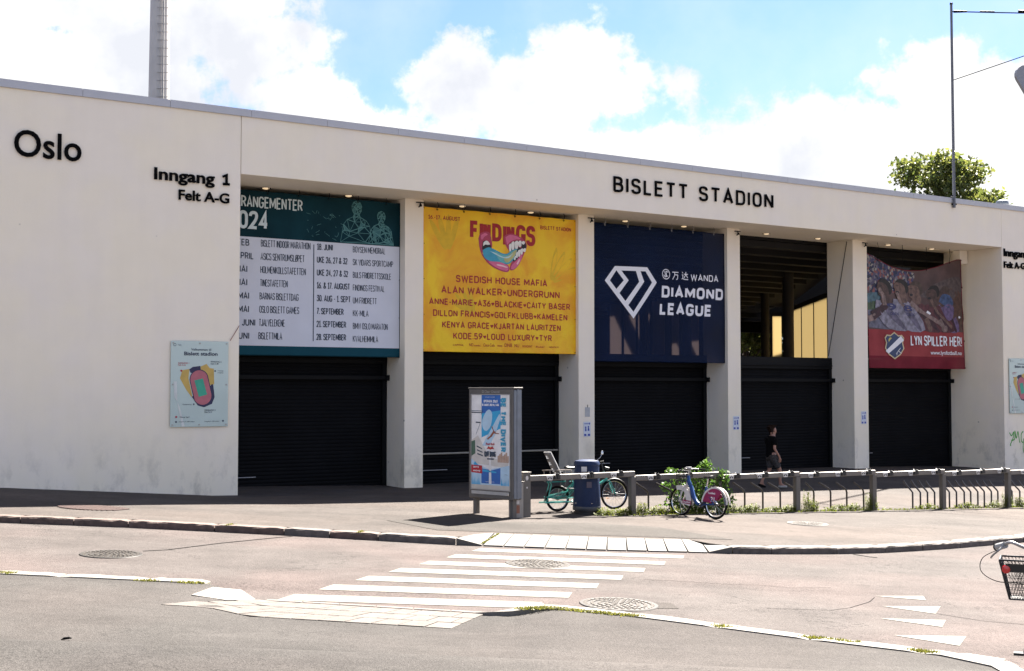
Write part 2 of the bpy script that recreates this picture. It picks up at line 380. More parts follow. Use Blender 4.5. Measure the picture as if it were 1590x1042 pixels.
# monoline gothic capitals drawn as strokes : (points, third value 1 = rounded corner)
_O = [(0, .5), (0, 1, 1), (.54, 1, 1), (.54, 0, 1), (0, 0, 1), (0, .5)]
GL = {
 'A': (.60, [[(0, 0), (.30, 1), (.60, 0)], [(.10, .30), (.50, .30)]]), 'B': (.52, [[(0, 0), (0, 1), (.48, 1, 1), (.48, .53, 1), (.04, .53)], [(.04, .53), (.53, .53, 1), (.53, 0, 1), (0, 0)]]),
 'C': (.52, [[(.52, .76), (.52, 1, 1), (0, 1, 1), (0, 0, 1), (.52, 0, 1), (.52, .24)]]), 'D': (.54, [[(0, 0), (0, 1), (.54, 1, 1), (.54, 0, 1), (0, 0)]]),
 'E': (.46, [[(.46, 1), (0, 1), (0, 0), (.46, 0)], [(.04, .52), (.41, .52)]]), 'F': (.45, [[(.45, 1), (0, 1), (0, 0)], [(.04, .50), (.40, .50)]]),
 'G': (.54, [[(.53, .78), (.53, 1, 1), (0, 1, 1), (0, 0, 1), (.54, 0, 1), (.54, .46), (.30, .46)]]), 'H': (.54, [[(0, 0), (0, 1)], [(.54, 0), (.54, 1)], [(.03, .52), (.51, .52)]]),
 'I': (0, [[(0, 0), (0, 1)]]), 'J': (.34, [[(.34, 1), (.34, 0, 1), (0, 0, 1), (0, .22)]]), 'K': (.54, [[(0, 0), (0, 1)], [(.52, 1), (.04, .42)], [(.19, .58), (.54, 0)]]),
 'L': (.42, [[(0, 1), (0, 0), (.42, 0)]]), 'M': (.72, [[(0, 0), (0, 1)], [(.72, 0), (.72, 1)], [(.01, .98), (.36, .25), (.71, .98)]]), 'N': (.55, [[(0, 0), (0, 1)], [(.55, 0), (.55, 1)], [(.01, .98), (.54, .02)]]),
 'O': (.54, [_O]), 'Ø': (.54, [_O, [(-.02, -.04), (.56, 1.04)]]), 'P': (.50, [[(0, 0), (0, 1), (.50, 1, 1), (.50, .44, 1), (.04, .44)]]), 'Q': (.54, [_O, [(.34, .24), (.60, -.06)]]),
 'R': (.52, [[(0, 0), (0, 1), (.50, 1, 1), (.50, .46, 1), (.04, .46)], [(.27, .46), (.53, 0)]]), 'S': (.50, [[(.48, .78), (.48, 1, 1), (0, 1, 1), (0, .53, 1), (.50, .50, 1), (.50, 0, 1), (0, 0, 1), (0, .22)]]),
 'T': (.54, [[(0, 1), (.54, 1)], [(.27, 0), (.27, .97)]]), 'U': (.54, [[(0, 1), (0, 0, 1), (.54, 0, 1), (.54, 1)]]), 'V': (.58, [[(0, 1), (.29, 0), (.58, 1)]]), 'W': (.86, [[(0, 1), (.20, 0), (.43, .9), (.66, 0), (.86, 1)]]),
 'X': (.54, [[(0, 0), (.54, 1)], [(0, 1), (.54, 0)]]), 'Y': (.56, [[(0, 1), (.28, .44), (.56, 1)], [(.28, 0), (.28, .44)]]), 'Z': (.50, [[(0, 1), (.50, 1), (0, 0), (.50, 0)]]),
 '0': (.48, [[(0, .5), (0, 1, 1), (.48, 1, 1), (.48, 0, 1), (0, 0, 1), (0, .5)]]), '1': (.26, [[(-.04, .80), (.20, 1), (.20, 0)], [(-.02, 0), (.40, 0)]]), '2': (.46, [[(0, .76), (0, 1, 1), (.46, 1, 1), (.46, .58, 1), (0, 0), (.47, 0)]]),
 '3': (.46, [[(0, 1), (.44, 1), (.20, .58), (.46, .56, 1), (.46, 0, 1), (0, 0, 1), (0, .20)]]), '4': (.50, [[(.36, 0), (.36, 1), (0, .28), (.50, .28)]]), '5': (.46, [[(.44, 1), (.04, 1), (.02, .58), (.46, .60, 1), (.46, 0, 1), (0, 0, 1), (0, .18)]]),
 '6': (.48, [[(.42, 1), (.0, .50, 1), (0, 0, 1), (.48, 0, 1), (.48, .56, 1), (.02, .56)]]), '7': (.46, [[(0, 1), (.46, 1), (.14, 0)]]), '8': (.48, [[(.03, .75), (.03, 1, 1), (.45, 1, 1), (.45, .53, 1), (.03, .53, 1), (.03, .75)], [(0, .27), (0, .53, 1), (.48, .53, 1), (.48, 0, 1), (0, 0, 1), (0, .27)]]),
 '9': (.48, [[(.06, 0), (.48, .50, 1), (.48, 1, 1), (0, 1, 1), (0, .44, 1), (.46, .44)]]), '.': (0, [[(0, -.02), (0, .09)]]), ',': (.04, [[(.04, .09), (-.02, -.12)]]), '-': (.24, [[(0, .42), (.24, .42)]]), '!': (0, [[(0, .28), (0, 1)], [(0, -.02), (0, .08)]]),
 '&': (.56, [[(.56, 0), (.12, .70, 1), (.14, 1, 1), (.40, 1, 1), (.38, .66, 1), (0, .34, 1), (0, 0, 1), (.40, 0, 1), (.54, .42)]]), "'": (0, [[(0, .78), (0, 1)]]), ':': (0, [[(0, .0), (0, .1)], [(0, .5), (0, .6)]]), ' ': (.14, [])}
def rounded(pts, rad):
    out = []
    for i, p in enumerate(pts):
        if len(p) < 3 or i in (0, len(pts) - 1): out.append((p[0], p[1])); continue
        a, b = Vector(pts[i - 1][:2]), Vector(pts[i + 1][:2]); c = Vector(p[:2]); la, lb = (a - c).length, (b - c).length
        ra = min(rad, la * (.5 if len(pts[i - 1]) == 3 else 1)); rb = min(rad, lb * (.5 if len(pts[i + 1]) == 3 else 1)); A_, B_ = c + (a - c).normalized() * ra, c + (b - c).normalized() * rb
        for k in range(6): t = k / 5; q = A_ * (1 - t) ** 2 + c * 2 * t * (1 - t) + B_ * t * t; out.append((q.x, q.y))
    res = [out[0]]
    for p in out[1:]:
        if (Vector(p) - Vector(res[-1])).length > 1e-4: res.append(p)
    return res
def ribbon(pts, t):
    P = [Vector(p) for p in pts]; n = len(P); closed = (P[0] - P[-1]).length < 1e-4; L1, L2 = [], []
    for i in range(n):
        if closed: a, b = P[i - 1] if i else P[-2], P[(i + 1)] if i < n - 1 else P[1]; d0, d1 = (P[i] - a).normalized(), (b - P[i]).normalized()
        else: d0 = (P[i] - P[i - 1]).normalized() if i else (P[1] - P[0]).normalized(); d1 = (P[i + 1] - P[i]).normalized() if i < n - 1 else d0
        m = d0 + d1; m = m.normalized() if m.length > 1e-3 else Vector((-d0.y, d0.x)); nn = Vector((-m.y, m.x)); k = 1 / max(.38, abs(nn.dot(Vector((-d0.y, d0.x)))))
        L1.append(P[i] + nn * t / 2 * k); L2.append(P[i] - nn * t / 2 * k)
    return [(L1[i], L1[i + 1], L2[i + 1], L2[i]) for i in range(n - 1)]
def stroke_layout(st, x0, x1, base, cap, t, shear=0.0, gap=None):
    """list per glyph of ribbons (each a list of quads)"""
    g = .15 + .8 * t / cap if gap is None else gap; adv = 0; pos = []
    for ch in st: w = GL[ch][0]; pos.append(adv); adv += w + g
    tot = adv - g; sy = cap - t; sx = (x1 - x0 - t) / tot if x1 is not None and tot > .01 else sy; res = []
    if tot <= .01 and x1 is not None: x0 = (x0 + x1 - t) / 2
    for ch, p in zip(st, pos):
        gl = []
        for pl in GL[ch][1]:
            q = rounded([(a[0] * sx + 0, a[1] * sy) + tuple(a[2:]) for a in pl], .34 * min(sy, sy))
            q = [(x0 + t / 2 + p * sx + a[0] + shear * a[1], base + t / 2 + a[1]) for a in q]; gl.append(ribbon(q, t))
        res.append(gl)
    return res

class Print:
    """flat print : 2D shapes laid on a surface given by fn(u, v, layer)"""
    def __init__(s, fn): s.fn = fn; s.mb = MB(); s.mats = []; s.layer = 0
    def use(s, m):
        if m not in s.mats: s.mats.append(m)
        s.mb.cur = s.mats.index(m); return s
    def poly(s, pts, m, layer=1, sub=0):
        s.use(m)
        if sub:
            bm = bmesh.new(); vs = [bm.verts.new((p[0], p[1], 0)) for p in pts]; bm.faces.new(vs)
            bmesh.ops.triangulate(bm, faces=bm.faces[:])
            for _ in range(sub):
                bmesh.ops.subdivide_edges(bm, edges=bm.edges[:], cuts=1, use_grid_fill=True)
            bmesh.ops.triangulate(bm, faces=bm.faces[:]); bm.verts.index_update(); b = len(s.mb.v)
            s.mb.v += [tuple(s.fn(v.co.x, v.co.y, layer)) for v in bm.verts]
            for f in bm.faces: s.mb.face([b + v.index for v in f.verts])
            bm.free()
        else: s.mb.poly([s.fn(p[0], p[1], layer) for p in pts])
        return s
    def line(s, a, b, w, m, layer=2):
        d = Vector((b[0] - a[0], b[1] - a[1])); 
        if d.length < 1e-6: return s
        n = Vector((-d.y, d.x)).normalized() * w / 2
        return s.poly([(a[0] - n.x, a[1] - n.y), (b[0] - n.x, b[1] - n.y), (b[0] + n.x, b[1] + n.y), (a[0] + n.x, a[1] + n.y)], m, layer)
    def ell(s, cx, cy, rx, ry, m, layer=1, n=20, a0=0, a1=360, rot=0):
        c, si = math.cos(R(rot)), math.sin(R(rot)); pts = []
        for i in range(n + (0 if a1 - a0 >= 360 else 1)):
            t = R(a0 + (a1 - a0) * i / n); x, y = rx * math.cos(t), ry * math.sin(t); pts.append((cx + x * c - y * si, cy + x * si + y * c))
        return s.poly(pts, m, layer)
    def text(s, st, x0, x1, base, cap, m, layer=2, bold=0.0, rot=0, shear=0.0, align=None, base1=None):
        """x0..x1 : fitted width; x1=None keeps natural width. rot in degrees about (x0, base)"""
        v, f = text_geo(st, bold); s.use(m)
        mx0 = min(p[0] for p in v); mx1 = max(p[0] for p in v); sy = cap / cap_h(bold)
        sx = (x1 - x0) / (mx1 - mx0) if x1 is not None else sy
        c, si = math.cos(R(rot)), math.sin(R(rot)); b = len(s.mb.v)
        off = 0
        if align == 'c' and x1 is None: off = -(mx1 - mx0) * sx / 2
        for p in v:
            x = (p[0] - mx0) * sx + off + shear * p[1] * sy; y = p[1] * sy
            s.mb.v.append(tuple(s.fn(x0 + x * c - y * si, base + x * si + y * c, layer)))
        for q in f: s.mb.face([b + i for i in q])
        return s
    def stext(s, st, x0, x1, base, cap, m, layer=2, wt=.15, shear=0.0, rot=0):
        s.use(m); c, si = math.cos(R(rot)), math.sin(R(rot)); k = 0
        for gl in stroke_layout(st, x0, x1, base, cap, wt * cap, shear):
            for rb in gl:
                k += 1
                for q in rb:
                    s.mb.poly([s.fn(x0 + (p.x - x0) * c - (p.y - base) * si, base + (p.x - x0) * si + (p.y - base) * c, layer + .12 * (k % 4)) for p in q])
        return s
    def build(s, name, parent): return s.mb.build(name, s.mats, parent)
    def flush(s, name, parent):
        """close off what has been printed so far as one part"""
        o = s.mb.build(name, s.mats, parent); s.mb = MB(); s.mats = []
        if name in ('text_line', 'date_line', 'hand_pattern', 'title_line'): o['kind'] = 'stuff'   # letters too small to pick apart
        return o
def flat(col, name, rough=.6, var=.04, **k): return mat(name, col, rough, 0, var, 3, **k)

# ================================================================== THE SETTING
def ground():
    mb = MB(); xs = [-2500, -300, -45, 45, 300, 2500]; ys = [-2500, -300, 300, 2500]
    mb.grid(lambda u, v: (xs[round(u * 5)], ys[round(v * 3)], road_z(xs[round(u * 5)]) - .06), 5, 3)
    tag(mb.build('ground', M_NEAR), kind='structure')
    mb = MB(); mb.grid(lambda u, v: (-60 + 120 * u, -30 + 110 * v, road_z(-60 + 120 * u)), 240, 60)
    road = tag(mb.build('road', M_ROAD), kind='structure')
    # far pavement
    def off(X): return .28 + .80 * max(0, min(1, (X + .75) / .45)) * max(0, min(1, (3.75 - X) / .45))
    mb = MB(); ysamp = [0, .02, .05, .09, .14, .2, .27, .35, .44, .54, .65, .77, .9, 1]
    ysamp = [i / 60 for i in range(61)]
    def pf(u, v):
        X = -60 + 120 * u; y0 = interp(X, KF) + off(X); Y = y0 + (95 - y0) * v ** 1.6; return (X, Y, pave_z(X, Y))
    mb.grid(pf, 400, 70)
    pave = tag(mb.build('far_pavement', M_PAVE), kind='structure')
    # near pavement
    mb = MB()
    def nf(u, v):
        X = -60 + 65.15 * u; y1 = interp(X, KN) - .27
        Y = y1 - (y1 + 30) * (1 - v) ** 2; return (X, Y, near_z(X, Y))
    mb.grid(nf, 420, 220)
    near = tag(mb.build('near_pavement', M_NEAR), kind='structure')
    return road, pave, near
road, pave, near = ground()

def resample(poly, seglens):
    """walk a polyline Y(X) and return joints at the given lengths"""
    out = [(poly[0][0], poly[0][1])]; i = 0; p = Vector(poly[0]); k = 0
    while i < len(poly) - 1:
        need = seglens(k); k += 1
        while i < len(poly) - 1:
            q = Vector(poly[i + 1]); d = (q - p).length
            if d >= need: p = p + (q - p).normalized() * need; out.append((p.x, p.y)); break
            need -= d; p = q; i += 1
    return out
def kerb_stone(p, q, width, ztop, zbot, parent, m, name='kerb_stone', side=1, top_jit=.006):
    zadj = (lambda X, Y: max(0, pave_z(X, Y) - road_z(X) - .12)) if side > 0 else (lambda X, Y: 0)
    a = Vector(p); b = Vector(q); d = (b - a); L_ = d.length
    if L_ < .1: return
    d.normalize(); n = Vector((-d.y, d.x)) * side; g = .008; rr = random.Random(int(a.x * 1000 + b.y * 77))
    nl = max(3, int(L_ / .13)); mb = MB(); rows = []
    prof = [(0.004, zbot), (0, ztop - .025), (.022, ztop), (width, ztop), (width, zbot)]
    for i in range(nl + 1):
        t = g + (L_ - 2 * g) * i / nl; e = .012 if i in (0, nl) else 0
        c = a + d * t; row = []
        for k, (w_, z_) in enumerate(prof):
            j = rr.uniform(-.007, .007) if k in (0, 1, 2) else 0
            zz = (z_ - e * (k in (1, 2, 3)) + (rr.uniform(-top_jit, top_jit) if k in (2,) else 0))
            P = c + n * (w_ + j + (e * .6 if k < 2 else 0)); row.append((P.x, P.y, zz + road_z(P.x) + (zadj(P.x, P.y) if k in (1, 2, 3) else 0)))
        rows.append(row)
    b0 = 0
    for row in rows: mb.v += row
    m5 = len(prof)
    for i in range(nl):
        for k in range(m5 - 1): mb.face((i * m5 + k, (i + 1) * m5 + k, (i + 1) * m5 + k + 1, i * m5 + k + 1) if side > 0 else (i * m5 + k, i * m5 + k + 1, (i + 1) * m5 + k + 1, (i + 1) * m5 + k))
    mb.face([k for k in range(m5)]); mb.face([nl * m5 + k for k in reversed(range(m5))])
    return mb.build(name, m, parent)

def kerbs():
    # far kerb, left of the crossing
    left = [(-16, interp(-16, KF))] + [p for p in KF if -16 < p[0] < -.8] + [(-1.0, interp(-1.0, KF))]
    lens = [1.0, 1.0, 1.0, 1.0, 1.0, 1.0, .98, .98, 1.0, 1.62, 1.3, .85, .9, 1.2]
    J = resample(left, lambda k: lens[k % len(lens)] * (1 if k < 14 else .9))
    J[-1] = (-1.0, interp(-1.0, KF)) if (Vector(J[-1]) - Vector((-1.0, interp(-1, KF)))).length < .5 else J[-1]
    if J[-1][0] < -1.2: J.append((-1.0, interp(-1, KF)))
    for p, q in zip(J, J[1:]):
        red = -3.8 < p[0] < -2.6 or -16 < p[0] < -5
        kerb_stone(p, q, .27, .125, -.05, pave, M_STONER if red else M_STONE)
    right = [(3.98, interp(3.98, KF))] + [p for p in KF if 4 < p[0] < 32] + [(32, interp(32, KF))]
    J = resample(right, lambda k: [.75, 1.35, 1.15, 1.1, 1.2, 1.25, 1.2][k % 7])
    for p, q in zip(J, J[1:]): kerb_stone(p, q, .27, .125, -.05, pave, M_STONE)
    # dropped slabs of the crossing, tilted from the road up to the pavement
    x0, x1, n = -.52, 3.52, 11
    for i in range(n):
        a = x0 + (x1 - x0) * i / n + .013; b = x0 + (x1 - x0) * (i + 1) / n - .013; mb = MB()
        sh = .16 - .32 * ((i + .5) / n)
        def P(x, back, dz=0): 
            X = x + (sh * .6 + .10 if back else 0); Y = interp(x, KF) + (1.06 if back else .0)
            z = (pave_z(X, Y) + .004 if back else road_z(X) + .028) + dz; return (X, Y, z)
        t = random.uniform(-.004, .004)
        top = [P(a, 0, t), P(b, 0, t), P(b, 1, t), P(a, 1, t)]; bot = [(p[0], p[1], p[2] - .12) for p in top]
        mb.v += top + bot
        for q in ((0, 1, 2, 3), (7, 6, 5, 4), (0, 4, 5, 1), (1, 5, 6, 2), (2, 6, 7, 3), (3, 7, 4, 0)): mb.face(q)
        mb.build('ramp_slab', M_SLAB, pave, bevel=.006)
    for (xa, xb, hi, m_) in ((-.99, -.54, 0, M_SLAB), (3.54, 3.96, 1, M_SLAB)):
        mb = MB(); ya, yb = interp(xa, KF), interp(xb, KF); hx = xa if hi == 0 else xb; lx = xb if hi == 0 else xa
        yh, yl = interp(hx, KF), interp(lx, KF)
        sb = .20 if hi == 0 else -.02
        v = [(hx, yh, road_z(hx) + .125), (lx, yl, road_z(lx) + .028), (lx + sb, yl + 1.06, pave_z(lx, yl + 1) + .004), (hx + (.3 if hi == 0 else -.12), yh + .34 if hi else yh + .62, pave_z(hx, yh + .4) + .004)]
        mb.v += v + [(p[0], p[1], p[2] - .16) for p in v]
        for q in ((0, 1, 2, 3), (7, 6, 5, 4), (0, 4, 5, 1), (1, 5, 6, 2), (2, 6, 7, 3), (3, 7, 4, 0)): mb.face(q if hi == 0 else tuple(reversed(q)))
        mb.build('corner_slab', m_, pave, bevel=.005)
    # near kerb of pale stone
    def run(poly, zt, w=.27, ln=1.0):
        J = resample(poly, lambda k: ln * (1 + .1 * math.sin(k * 3)))
        if (Vector(J[-1]) - Vector(poly[-1])).length > .25: J.append(poly[-1])
        for p, q in zip(J, J[1:]): kerb_stone(p, q, w, zt, -.05, near, M_KPAINT, side=-1)
    run([(-16, interp(-16, KN)), (-6.9, 17.42), (-4.0, 17.28)], .115, .27, 1.25)
    run([(.41, 16.42), (1.63, 16.0), (3.24, 15.05), (4.97, 14.2)], .115, .27, 1.15)
    run([(5.3, 13.95), (5.32, 12.2), (5.2, 9), (5.2, 3)], .115, .3, 1.0)
    # wedge stones either side of the lowered crossing and at the corner
    def wedge(pts, name='corner_slab'):
        mb = MB(); n = len(pts); mb.v += [(x, y, road_z(x) + z) for x, y, z in pts] + [(x, y, road_z(x) + z - .13) for x, y, z in pts]
        mb.face(range(n)); mb.face([n + i for i in reversed(range(n))])
        for i in range(n): j = (i + 1) % n; mb.face((i, n + i, n + j, j))
        mb.build(name, M_KPAINT, near, bevel=.004)
    def gp(px, py, z):
        d = ray(px, py); t = (z - 2.8) / (d[2] + .0385 * d[0]); return (t * d[0], t * d[1], z)
    wedge([(a, b, near_z(a, b) - road_z(a) + .014) for a, b, _ in (gp(297, 925, .1), gp(350, 932.5, .09), gp(397, 933.5, .03), gp(375, 917.5, .08), gp(330, 913, .1))])
    wedge([(-.62, 15.98, .03), (-.02, 15.9, .09), (.42, 16.13, .115), (.40, 16.41, .115), (-.26, 16.12, .03)])
    wedge([(4.62, 14.08, .117), (5.02, 13.55, .117), (5.3, 13.95, .117), (4.97, 14.2, .117)])
    # lowered flush kerb line under the crossing
    for i in range(6):
        xa = -3.1 + i * .47; ya, yb = interp(xa, KN), interp(xa + .46, KN)
        mb = MB(); v = [(xa, ya - .09), (xa + .455, yb - .09), (xa + .455, yb), (xa, ya)]
        mb.v += [(x, y, road_z(x) + .03) for x, y in v] + [(x, y, road_z(x) - .05) for x, y in v]
        for q in ((0, 1, 2, 3), (7, 6, 5, 4), (0, 4, 5, 1), (1, 5, 6, 2), (2, 6, 7, 3), (3, 7, 4, 0)): mb.face(q)
        mb.build('flush_kerb_stone', M_STONE, near)
    # three rows of concrete pavers
    a, b, c, d = Vector((-4.16, 15.33)), Vector((-.70, 14.93)), Vector((-.34, 15.96)), Vector((-3.16, 16.32))
    rows = 3
    src = {}
    for r in range(rows):
        n = 11
        for i in range(n):
            u0 = (i + .5 * (r % 2)) / n; u1 = (i + 1 + .5 * (r % 2)) / n; u0, u1 = max(0, min(1, u0)), max(0, min(1, u1))
            if u1 - u0 < .02: continue
            v0, v1 = r / rows + .008, (r + 1) / rows - .008; u0 += .002; u1 -= .002; h = random.uniform(-.004, .004)
            pts = []
            for (uu, vv) in ((u0, v0), (u1, v0), (u1, v1), (u0, v1)):
                p = (a.lerp(b, uu)).lerp(d.lerp(c, uu), vv); pts.append((p.x, p.y, near_z(p.x, p.y) + .009 + h * .5))
            mb = MB(); mb.v += pts + [(p[0], p[1], p[2] - .06) for p in pts]
            for q in ((0, 1, 2, 3), (7, 6, 5, 4), (0, 4, 5, 1), (1, 5, 6, 2), (2, 6, 7, 3), (3, 7, 4, 0)): mb.face(q)
            mb.build('paver', M_PAVER, near, bevel=.004)
kerbs()

def markings():
    for i in range(7):
        t = i / 6; y = 16.56 + 5.66 * t * (1 - .0 * t); xl = -3.0 + 2.3 * t; xr = .33 + 2.62 * t; w = .50 - .05 * t
        mb = MB(); n = 12
        def P(u, v): x = xl + (xr - xl) * u + v * .14 * (1 if u < .5 else .55); yy = y + .12 * u + w * v; return (x, yy, road_z(x) + .006)
        mb.grid(P, n, 1); mb.build('crossing_stripe', M_PAINT, road)
    for tri in (((5.27, 18.87), (5.95, 18.66), (6.04, 19.06)), ((5.12, 17.96), (5.70, 17.48), (5.99, 18.14)), ((4.80, 16.93), (5.45, 16.46), (5.68, 17.0)), ((4.62, 15.75), (5.24, 15.22), (5.55, 15.87))):
        MB().poly([(x, y, road_z(x) + .006) for x, y in tri]).build('give_way_triangle', M_PAINT, road)
    # tar seam and cracks
    def seam(pts, w, name='tar_seam', zf=road_z, parent=road):
        mb = MB(); n = len(pts)
        for i in range(n - 1):
            a, b = Vector(pts[i]), Vector(pts[i + 1]); d = (b - a).normalized(); q = Vector((-d.y, d.x)) * w / 2
            w2 = q * random.uniform(.7, 1.2)
            mb.poly([(a.x - q.x, a.y - q.y, zf(a.x, a.y) + .005), (b.x - w2.x, b.y - w2.y, zf(b.x, b.y) + .005), (b.x + w2.x, b.y + w2.y, zf(b.x, b.y) + .005), (a.x + q.x, a.y + q.y, zf(a.x, a.y) + .005)])
        mb.build(name, M_TAR, parent)
    def G(x, y): 
        d = ray(x, y); t = -2.8 / (d[2] + .0385 * d[0]); return (t * d[0], t * d[1])
    seam([G(*p) for p in ((222, 856), (260, 854), (300, 849), (340, 844), (380, 840), (430, 835), (455, 833))], .05)
    seam([G(*p) for p in ((1325, 861), (1338, 863), (1350, 865), (1362, 866))], .06)
    seam([G(*p) for p in ((1000, 900), (1060, 903), (1120, 907), (1180, 909), (1230, 913), (1290, 913))], .012, 'crack')
    seam([G(*p) for p in ((1455, 953), (1490, 959), (1530, 965), (1590, 970))], .014, 'crack')
    seam([G(*p) for p in ((1190, 945), (1230, 946), (1290, 948), (1320, 944), (1350, 935), (1358, 928))], .012, 'crack')
    # darker repaired strips of asphalt laid over the pavements
    def patch(pts, zf, parent, m=M_PATCH, name='asphalt_patch', dz=.005):
        bm = bmesh.new(); vs = [bm.verts.new((x, y, 0)) for x, y in pts]; bm.faces.new(vs); bmesh.ops.triangulate(bm, faces=bm.faces[:])
        for _ in range(5): bmesh.ops.subdivide_edges(bm, edges=bm.edges[:], cuts=1, use_grid_fill=True)
        for v in bm.verts: v.co.z = zf(v.co.x, v.co.y) + dz
        me = bpy.data.meshes.new(name); bm.to_mesh(me); bm.free(); me.materials.append(m); o = bpy.data.objects.new(name, me); COL.objects.link(o); o.parent = parent
    patch([(-1.4, 24.2), (3.4, 24.45), (4.2, 24.5), (3.0, 26.3), (1.6, 26.6), (-.5, 26.0), (-2.5, 25.6)], pave_z, pave, dz=.006)
    patch([(1.55, 16.95), (2.2, 17.1), (2.15, 17.55), (1.6, 17.5)], road_z, road, dz=.005)
markings()

# ================================================================== STADIUM
B = empty('stadium_building', (A0[0], A0[1], 0), TH)
tag(B, 'long cream rendered stadium entrance with pillars, dark roller shutters and black lettering', 'stadium')
def bx(name, m, s0, s1, o0, o1, z0, z1, parent=B, bevel=0): return MB().box(s0, s1, o0, o1, z0, z1).build(name, m, parent, bevel=bevel)
ROOF = 9.5
bx('wall', M_WALL, -16, -.012, 0, 2.6, -.8, ROOF, bevel=.015)
bx('wall', M_WALL, 29.522, 48, 0, 2.6, -2.2, ROOF, bevel=.015)
bx('beam', M_WALL, 0, 29.51, 0, 2.5, 8.05, ROOF, bevel=.012)
for i, (a, b) in enumerate(((5.24, 5.82), (11.12, 11.71), (17.1, 17.66), (23.0, 23.72))):
    p = bx('pillar', M_WALL, a, b, 1.3, 2.5, -.5, 8.05, bevel=.01)
    # small hook and bracket under the beam
    mb = MB(); c = b - .14
    mb.box(c - .1, c + .14, 1.26, 1.297, 7.95, 7.975); mb.tube([(c, 1.24, 7.96), (c, 1.24, 7.86), (c - .05, 1.24, 7.83)], .018, 6); mb.lathe([(.0, 0), (.045, .01), (.03, .07), (0, .08)], (c, 1.22, 7.84), 10)
    mb.build('bracket', M_BLK, p)
# metal coping in lengths
s = -16.0
src = None
while s < 47.9:
    mb = MB(); mb.prism([(-.045, ROOF - .03), (-.045, ROOF + .15), (2.7, ROOF + .17), (2.7, ROOF + .002), (-.004, ROOF + .002), (-.004, ROOF - .03)], 'x', .004, 2.026)
    if src is None: src = mb.build('coping_panel', M_COP, B, loc=(s, 0, 0))
    else: inst(src, B, (s, 0, 0))
    s += 2.03
# downlights
dl = MB(); dl.lathe([(.10, 0), (.135, 0), (.135, -.012), (.10, -.012)], n=20)
dsrc = None
M_LAMP = mat('lamp_lens', (.8, .8, .8), .3, 0, 0, emit=(1, .70, .38), emit_s=.09)
for sx in (1.34, 3.72, 7.31, 9.67, 13.22, 15.61, 19.25, 21.71, 25.31, 27.72):
    if dsrc is None:
        dsrc = dl.build('downlight', M_CHROME, B, True, loc=(sx, 1.7, 8.05)); ls = MB().lathe([(.001, -.045), (.05, -.040), (.085, -.025), (.099, -.004), (.001, -.003)], n=20).build('lens', M_LAMP, dsrc)
    else:
        c = inst(dsrc, B, (sx, 1.7, 8.05)); inst(ls, c)
# roller shutters
bays = [(0.0, 5.24), (5.82, 11.12), (11.71, 17.1), (17.66, 23.0), (23.72, 29.5)]
for i, (a, b) in enumerate(bays):
    z0 = min(interp(a, ZF), interp(b, ZF)) - .1
    mb = MB(); pts = []; z = z0
    # curtain with rounded slats
    prof = []
    while z < 3.55:
        prof += [(2.415, z), (2.406, z + .02), (2.403, z + .045), (2.406, z + .07), (2.415, z + .09)]; z += .1
    n = len(prof); mb.v += [(a + .14, o, z) for o, z in prof] + [(b - .14, o, z) for o, z in prof]
    for k in range(n - 1): mb.face((k, k + n, k + n + 1, k + 1))
    sh = mb.build('roller_shutter', M_SHUT, B)
    MB().box(a + .002, b - .002, 2.3, 2.62, 3.52, 3.92).box(a + .05, b - .05, 2.24, 2.30, 3.62, 3.66).build('shutter_housing', M_BLK, sh, bevel=.01)
    for (c0, c1) in ((a + .002, a + .14), (b - .14, b - .002)): MB().box(c0, c1, 2.32, 2.48, z0, 3.52).build('guide_rail', M_BLK, sh)
    MB().box(a + .002, b + (.05 if i < 4 else 0), 2.2, 2.26, 3.08, 3.18).box(b - .1, b + (.06 if i < 4 else -.01), 2.16, 2.28, 3.05, 3.2).build('cross_bar', M_BLK, sh)
    MB().tube([(a + .6, 2.38, .5), (a + 1.4, 2.38, .5)], .015, 6).build('handle', M_STEEL, sh)
MB().tube([(5.83, 2.15, .98), (10.95, 2.15, .98)], .028, 8).build('barrier_bar', mat('pale_bar', (.28, .26, .22), .6), B, True)
# thin stay cable on pillar four side and short one on left wall
MB().tube([(22.98, 1.55, 8.0), (22.98, 2.45, 4.0)], .012, 5).build('cable', M_BLK, B)
MB().tube([(-.25, -.02, 3.98), (-.02, -.02, 4.35)], .008, 5).build('cable', mat('red_cord', (.25, .08, .06), .7), B)
MB().box(29.0, 29.45, 1.45, 1.75, 7.55, 8.04).build('bracket', M_WALL, B)

# letters
def letters(st, s0, s1, base, cap, bold, depth=.035, spacing=1.0, m=M_LET, name='letter'):
    v, f = text_geo(st, bold, .5, spacing)
    mx0 = min(p[0] for p in v); mx1 = max(p[0] for p in v); sx = (s1 - s0) / (mx1 - mx0); sy = cap / cap_h(bold)
    # split into islands
    par = list(range(len(v)))
    def find(x):
        while par[x] != x: par[x] = par[par[x]]; x = par[x]
        return x
    for q in f:
        r0 = find(q[0])
        for k in q[1:]: par[find(k)] = r0
    groups = {}
    for q in f: groups.setdefault(find(q[0]), []).append(q)
    for g in groups.values():
        ids = sorted({k for q in g for k in q}); mp = {k: i for i, k in enumerate(ids)}; mb = MB()
        mb.v = [((v[k][0] - mx0) * sx + s0, -.012 - depth / 2 - v[k][2] * depth, base + v[k][1] * sy) for k in ids]
        mb.f = [tuple(mp[k] for k in q) for q in g]; mb.mi = [0] * len(mb.f); mb.build(name, m, B)
